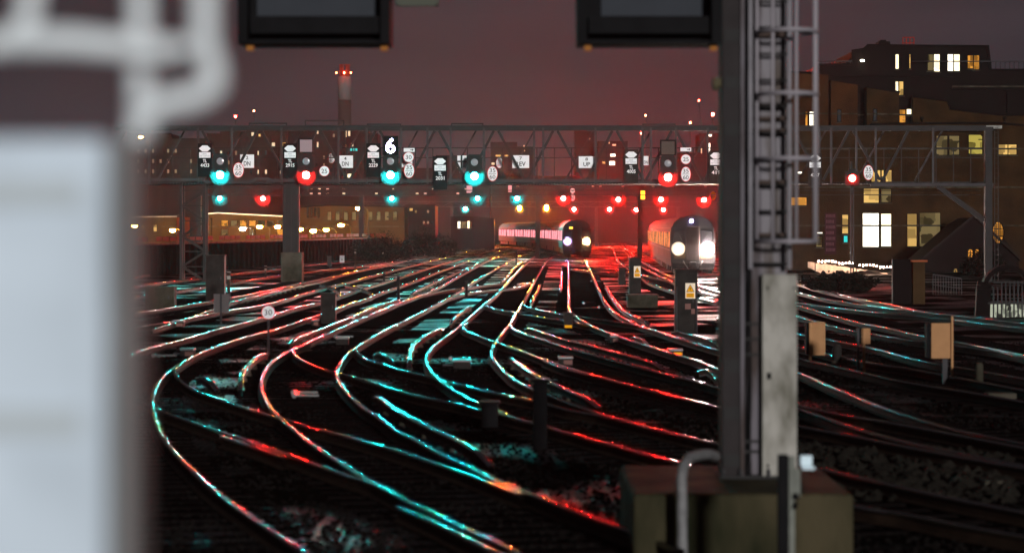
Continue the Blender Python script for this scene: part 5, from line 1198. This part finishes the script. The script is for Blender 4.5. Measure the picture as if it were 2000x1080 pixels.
m = MB(); m.box((X(1393, D), D + .02, Z(170, D)), (X(1411, D), D + .2, Z(152, D)), .01); m.tube([(X(1399, D), D + .1, Z(170, D)), (X(1399, D), D + .1, Z(176, D))], .03, 8); m.build('side_lamp_box', mat('olive_box', (.07, .06, .035), .6), t)
m = MB(); m.box((X(430, D), D + .05, Z(-118, D)), (X(1409, D), D + .4, Z(-150, D)), .01); m.box((X(430, D), D + .05, Z(-200, D)), (X(1409, D), D + .1, Z(-190, D)))
for i in range(16): m.bar((X(440 + i * 60, D), D + .08, Z(-150, D)), (X(470 + i * 60, D), D + .08, Z(-190, D)), .04)
m.build('overhead_beam', M['dsteel'], t)
# plinth under the mast
m = MB(); m.box((X(1236, 27.3), 27.3, -.25), (X(1668, 27.3), 30.6, .45), .05)
pl = m.build('concrete_plinth', mat('mossy_plinth', (.056, .046, .026), .9, noise=.8, nscale=1.6, bump=.03, bscale=10, col2=(.009, .011, .005), stretch=(1, 1, .35)))
tag(pl, 'mossy concrete block carrying the tall mast', 'plinth')
# wrapped pipe bending over the plinth
m = MB(); d = 26.9; pts = [(X(1333, d), d, -.19), (X(1332, d), d, Z(960, d)), (X(1331, d), d, Z(935, d)), (X(1336, d), d + .1, Z(912, d)), (X(1348, d), d + .3, Z(900, d)), (X(1366, d), d + .6, Z(893, d + .4)), (X(1400, d), d + 1.2, Z(889, d + 1)), (X(1428, d), d + 1.9, Z(893, d + 1.8))]
pts = [tuple(p) for p in pts]; fine = []
for i in range(len(pts) - 1):
    for q in range(4): fine.append(tuple(pts[i][k] + (pts[i + 1][k] - pts[i][k]) * q / 4 for k in range(3)))
m.tube(fine + [pts[-1]], [.048 + (.004 if i % 2 else 0) for i in range(len(fine) + 1)], 12)
tag(m.build('cable_pipe', M['pipe']), 'silver wrapped pipe bending over the left corner of the plinth', 'pipe')
# twin posts in front of the plinth with a small pale box
d = 24.6; t = thing('equipment_post', (X(1538, d), d, -.19), 'dark and grey twin post in front of the plinth with a small bluish box', 'post')
m = MB(); m.box((X(1520, d), d, -.2), (X(1540, d), d + .09, Z(888, d)), .006); m.build('dark_post', M['black'], t)
m = MB(); m.box((X(1541, d), d + .01, -.2), (X(1553, d), d + .08, Z(892, d)), .006); m.box((X(1553, d) + .002, d + .03, Z(970, d)), (X(1564, d), d + .08, Z(915, d)), .004); m.build('grey_post', mat('grey_post_paint', (.17, .18, .16), .6, noise=.3, nscale=6), t)
m = MB(); m.box((X(1563, d), d - .02, Z(910, d)), (X(1586, d), d + .06, Z(889, d)), .006); m.box((X(1566, d), d - .04, Z(916, d)), (X(1591, d), d + .06, Z(911, d)), .003); m.build('bluish_box', mat('pale_blue_plastic', (.62, .78, .86), .4), t)
m = MB(); m.box((X(1549, d), d - .03, Z(975, d)), (X(1560, d), d + .008, Z(963, d))); m.tube([(X(1555, d), d - .03, Z(980, d)), (X(1551, d), d - .04, Z(992, d))], .018, 8); m.build('padlock', M['black'], t)
# yellow kerb plate at the very bottom
g0 = G(1620, 1086, -.19); m = MB(); m.box((X(1575, g0.y), g0.y - .1, -.2), (X(1660, g0.y), g0.y + .5, -.06), .01); m.box((X(1590, g0.y), g0.y - .104, -.14), (X(1645, g0.y), g0.y - .1, -.1)); tag(m.build('walkway_board', mat('yellow_board', (.35, .24, .01), .6, noise=.4, nscale=8)), 'yellow edged board lying at the bottom edge before the plinth', 'board')
# hooded boards hanging from the overhead beam
for x0, x1, px0, px1, lab in ((471, 765, 502, 738, 'dark hooded screen hanging at upper left of centre'), (1126, 1404, 1174, 1380, 'dark hooded screen hanging against the mast')):
    d = 27.2; t = thing('hanging_screen', (X((x0 + x1) / 2, d), d, Z(93, d)), lab, 'screen', 'dark screens hanging from the overhead beam')
    a, b = X(x0, d), X(x1, d); z0, z1 = Z(90, d), Z(-105, d)
    m = MB(); m.box((a, d + .02, z0), (b, d + .35, z1), .015); m.build('housing', M['black'], t)
    m = MB(); m.box((a, d - .35, z0), (a + .09, d + .018, z1)); m.box((b - .09, d - .35, z0), (b, d + .018, z1)); m.box((a + .09, d - .3, z0), (b - .09, d + .018, z0 + .035)); m.box((a + .11, d - .26, z0 + .1), (b - .11, d + .015, Z(34, d) - .01)); m.build('hood', M['black'], t)
    m = MB(); m.box((X(px0, d), d - .01, Z(32, d)), (X(px1, d), d + .018, z1 - .1)); m.build('screen_face', mat('grey_screen_face', (.034, .038, .046), .5, noise=.1, nscale=3), t)
    m = MB()
    for q in (.12, .88):
        xq = a + (b - a) * q; m.tube([(xq, d + .2, z1 - .02), (xq, d + 1.9, Z(-120, D))], .03, 8)
    m.build('hanger', M['dsteel'], t)
    for q in (x0 + 14, x1 - 20):
        m = MB(); m.box((X(q, d), d - .2, z0 - .06), (X(q + 14, d), d - .1, z0 - .002), .006); m.build('latch', mat('orange_latch', (.30, .12, .03), .5), t)
m = MB(); d = 27.4; m.box((X(772, d), d, Z(10, d)), (X(856, d), d + .25, Z(-60, d)), .01); m.box((X(778, d), d - .03, Z(13, d)), (X(850, d), d - .0, Z(9, d))); m.tube([(X(800, d), d + .12, Z(-60, d)), (X(800, d), d + 1.7, Z(-130, D))], .03, 6)
tag(m.build('hanging_box', mat('olive_hanging_box', (.07, .075, .06), .6)), 'small dark box hanging right of the left screen, cut by the top edge', 'box')

# ------------------------------------------------------------------ out of focus white equipment in front, at left
d = 4.0
t = thing('equipment_case', (X(100, d), d, -.2), 'large blurred white case filling the left edge', 'equipment case')
m = MB(); m.box((X(-60, d), d, -.2), (X(206, d), d + .25, Z(268, d)), .012)
m.build('case', M['whiteenamel'], t)
for y0, y1 in ((352, 400), (800, 850)): m = MB(); m.box((X(-60, d), d - .012, Z(y1, d)), (X(160, d), d - .001, Z(y0, d))); m.build('painted_groove_strip', mat('blue_grey_strip', (.42, .47, .50), .6), t)  # flat raised strips; the grooves' darkness is put into their colour
m = MB(); m.box((X(208, d), d + .03, -.2), (X(254, d), d + .2, Z(268, d)), .01); m.build('grey_edge_post', mat('grey_edge', (.20, .20, .20), .6, noise=.2, nscale=5), t)
railm = mat('white_tube_paint', (.66, .71, .74), .45)
t = thing('tube_frame', (X(250, d), d + .1, Z(250, d)), 'blurred white bent tube frame standing on the white case', 'tube frame')
r = W(24, d)
def curve(pts, k=6):
    out = []
    for i in range(len(pts) - 1):
        for q in range(k):
            f = q / k; p0 = pts[max(0, i - 1)]; p1 = pts[i]; p2 = pts[i + 1]; p3 = pts[min(len(pts) - 1, i + 2)]
            out.append(tuple(.5 * ((2 * p1[j]) + (-p0[j] + p2[j]) * f + (2 * p0[j] - 5 * p1[j] + 4 * p2[j] - p3[j]) * f * f + (-p0[j] + 3 * p1[j] - 3 * p2[j] + p3[j]) * f ** 3) for j in range(3)))
    return out + [pts[-1]]
m = MB(); m.tube(curve([(X(x, d), d + .1, Z(y, d)) for x, y in ((384, -80), (384, 0), (386, 80), (402, 130), (396, 165), (355, 186), (300, 196), (262, 222), (250, 268))]), r, 14); m.build('bent_tube', railm, t)
m = MB(); m.tube([(X(252, d), d + .12, Z(268, d)), (X(252, d), d + .12, Z(-80, d))], r * .95, 14); m.build('upright_tube', railm, t)
m = MB(); m.tube([(X(-60, d), d + .06, Z(78, d)), (X(120, d), d + .06, Z(74, d)), (X(300, d), d + .06, Z(92, d)), (X(384, d), d + .08, Z(86, d))], [r * 1.1, r * 1.1, r * 1.0, r * .5], 14); m.build('cross_tube', railm, t)
m = MB(); m.tube(curve([(X(-40, d), d + .05, Z(86, d)), (X(10, d), d + .05, Z(72, d)), (X(42, d), d + .05, Z(30, d)), (X(52, d), d + .05, Z(-80, d))]), r * .95, 14); m.build('bent_tube', railm, t)

# platform lamp behind the viewer that lights the white case
lx, ly, lz = -1.2, -2.6, 5.2
t = thing('platform_lamp', (lx - .6, ly, -.2), 'white platform lamp standing behind the viewpoint', 'platform lamp')
m = MB(); m.tube([(lx - .6, ly, -.2), (lx - .6, ly, lz + .2), (lx, ly, lz + .25)], .05, 8); m.build('pole', M['steel'], t)
m = MB(); m.box((lx - .3, ly - .2, lz + .08), (lx + .3, ly + .2, lz + .2), .02); m.build('lantern', M['steel'], t)
la = bpy.data.lights.new('lamp_light', 'AREA'); la.shape = 'RECTANGLE'; la.size = .5; la.size_y = .3; la.energy = LAMPW; la.color = (.82, .93, 1.0)
lo_ = bpy.data.objects.new('lamp_light', la); COL.objects.link(lo_); lo_.location = (lx, ly, lz)
lo_.rotation_euler = (Vector((X(130, 4), 4, 2.6)) - Vector((lx, ly, lz))).to_track_quat('-Z', 'Y').to_euler()
for o_ in bpy.data.objects:
    if o_.get('label') and len(o_['label'].split()) > 16: print('LONG', o_.name, o_['label'])
HAZE = .00006; SKY_H = (.036, .030, .037); SKY_T = (.032, .029, .035); SUN = 2.8
# ------------------------------------------------------------------ air, sky, light, camera
ys_far = 1560
m = MB(); m.box((-690, -39, -2.0), (690, ys_far, 120)); hz = m.build('haze', MATS.get('x') or mat('haze_tmp'), kind='stuff')
hm = bpy.data.materials.new('damp_night_air'); hm.use_nodes = True; nt = hm.node_tree; nt.nodes.clear()
pv = nt.nodes.new('ShaderNodeVolumePrincipled'); pv.inputs['Color'].default_value = (.9, .9, .92, 1); pv.inputs['Density'].default_value = HAZE
pv.inputs['Anisotropy'].default_value = .6
o_ = nt.nodes.new('ShaderNodeOutputMaterial'); nt.links.new(pv.outputs[0], o_.inputs['Volume'])
hz.data.materials.clear(); hz.data.materials.append(hm); hz['label'] = 'damp night air glowing around the lamps'

w = bpy.data.worlds.new('World'); scene.world = w; w.use_nodes = True; nt = w.node_tree; L = nt.links
bg = nt.nodes['Background']; tc = nt.nodes.new('ShaderNodeTexCoord'); sp = nt.nodes.new('ShaderNodeSeparateXYZ'); L.new(tc.outputs['Generated'], sp.inputs[0])
cr = nt.nodes.new('ShaderNodeValToRGB'); cr.color_ramp.elements[0].position = 0.0; cr.color_ramp.elements[0].color = (*SKY_H, 1)
cr.color_ramp.elements[1].position = .12; cr.color_ramp.elements[1].color = (*SKY_T, 1)
L.new(sp.outputs[2], cr.inputs[0])
mp_ = nt.nodes.new('ShaderNodeMapping'); mp_.inputs['Scale'].default_value = (5, 5, 22); L.new(tc.outputs['Generated'], mp_.inputs[0])
nz = nt.nodes.new('ShaderNodeTexNoise'); nz.inputs['Scale'].default_value = 1.6; nz.inputs['Detail'].default_value = 4; L.new(mp_.outputs[0], nz.inputs['Vector'])
mr_ = nt.nodes.new('ShaderNodeMapRange'); mr_.inputs['From Min'].default_value = .3; mr_.inputs['From Max'].default_value = .7; mr_.inputs['To Min'].default_value = .78; mr_.inputs['To Max'].default_value = 1.22; L.new(nz.outputs[0], mr_.inputs[0])
vm = nt.nodes.new('ShaderNodeVectorMath'); vm.operation = 'SCALE'; L.new(cr.outputs[0], vm.inputs[0]); L.new(mr_.outputs[0], vm.inputs['Scale']); L.new(vm.outputs[0], bg.inputs[0]); bg.inputs[1].default_value = 1.0

sun = bpy.data.lights.new('sun', 'SUN'); sun.energy = SUN; sun.angle = R_(3); sun.color = (1, .97, .94)
so = bpy.data.objects.new('sun', sun); COL.objects.link(so)
el, az = R_(7), R_(12)       # from behind the camera, slightly from the right
dirv = Vector((-math.sin(az) * math.cos(el), math.cos(az) * math.cos(el), -math.sin(el)))
so.rotation_euler = dirv.to_track_quat('-Z', 'Y').to_euler()

cam = bpy.data.cameras.new('camera'); co = bpy.data.objects.new('camera', cam); COL.objects.link(co)
co.location = (0, 0, EYE); co.rotation_euler = (R_(90), 0, 0)
cam.sensor_width = 36; cam.lens = F / 2000 * 36; cam.shift_y = -(540 - HZ) / 2000; cam.clip_end = 4000; cam.clip_start = .1
cam.dof.use_dof = True; cam.dof.focus_distance = 172; cam.dof.aperture_fstop = 1.7; cam.dof.aperture_blades = 9
scene.camera = co
scene.view_settings.view_transform = 'Standard'; scene.view_settings.look = 'None'; scene.view_settings.exposure = 0; scene.view_settings.gamma = 1
c = scene.cycles
c.use_denoising = True; c.denoiser = 'OPENIMAGEDENOISE'; c.use_adaptive_sampling = False
c.max_bounces = 6; c.diffuse_bounces = 2; c.glossy_bounces = 3; c.transmission_bounces = 2; c.volume_bounces = 0
c.sample_clamp_direct = 0; c.sample_clamp_indirect = 3.0; c.caustics_reflective = False; c.caustics_refractive = False
c.use_light_tree = True; c.blur_glossy = .3
scene.render.film_transparent = False
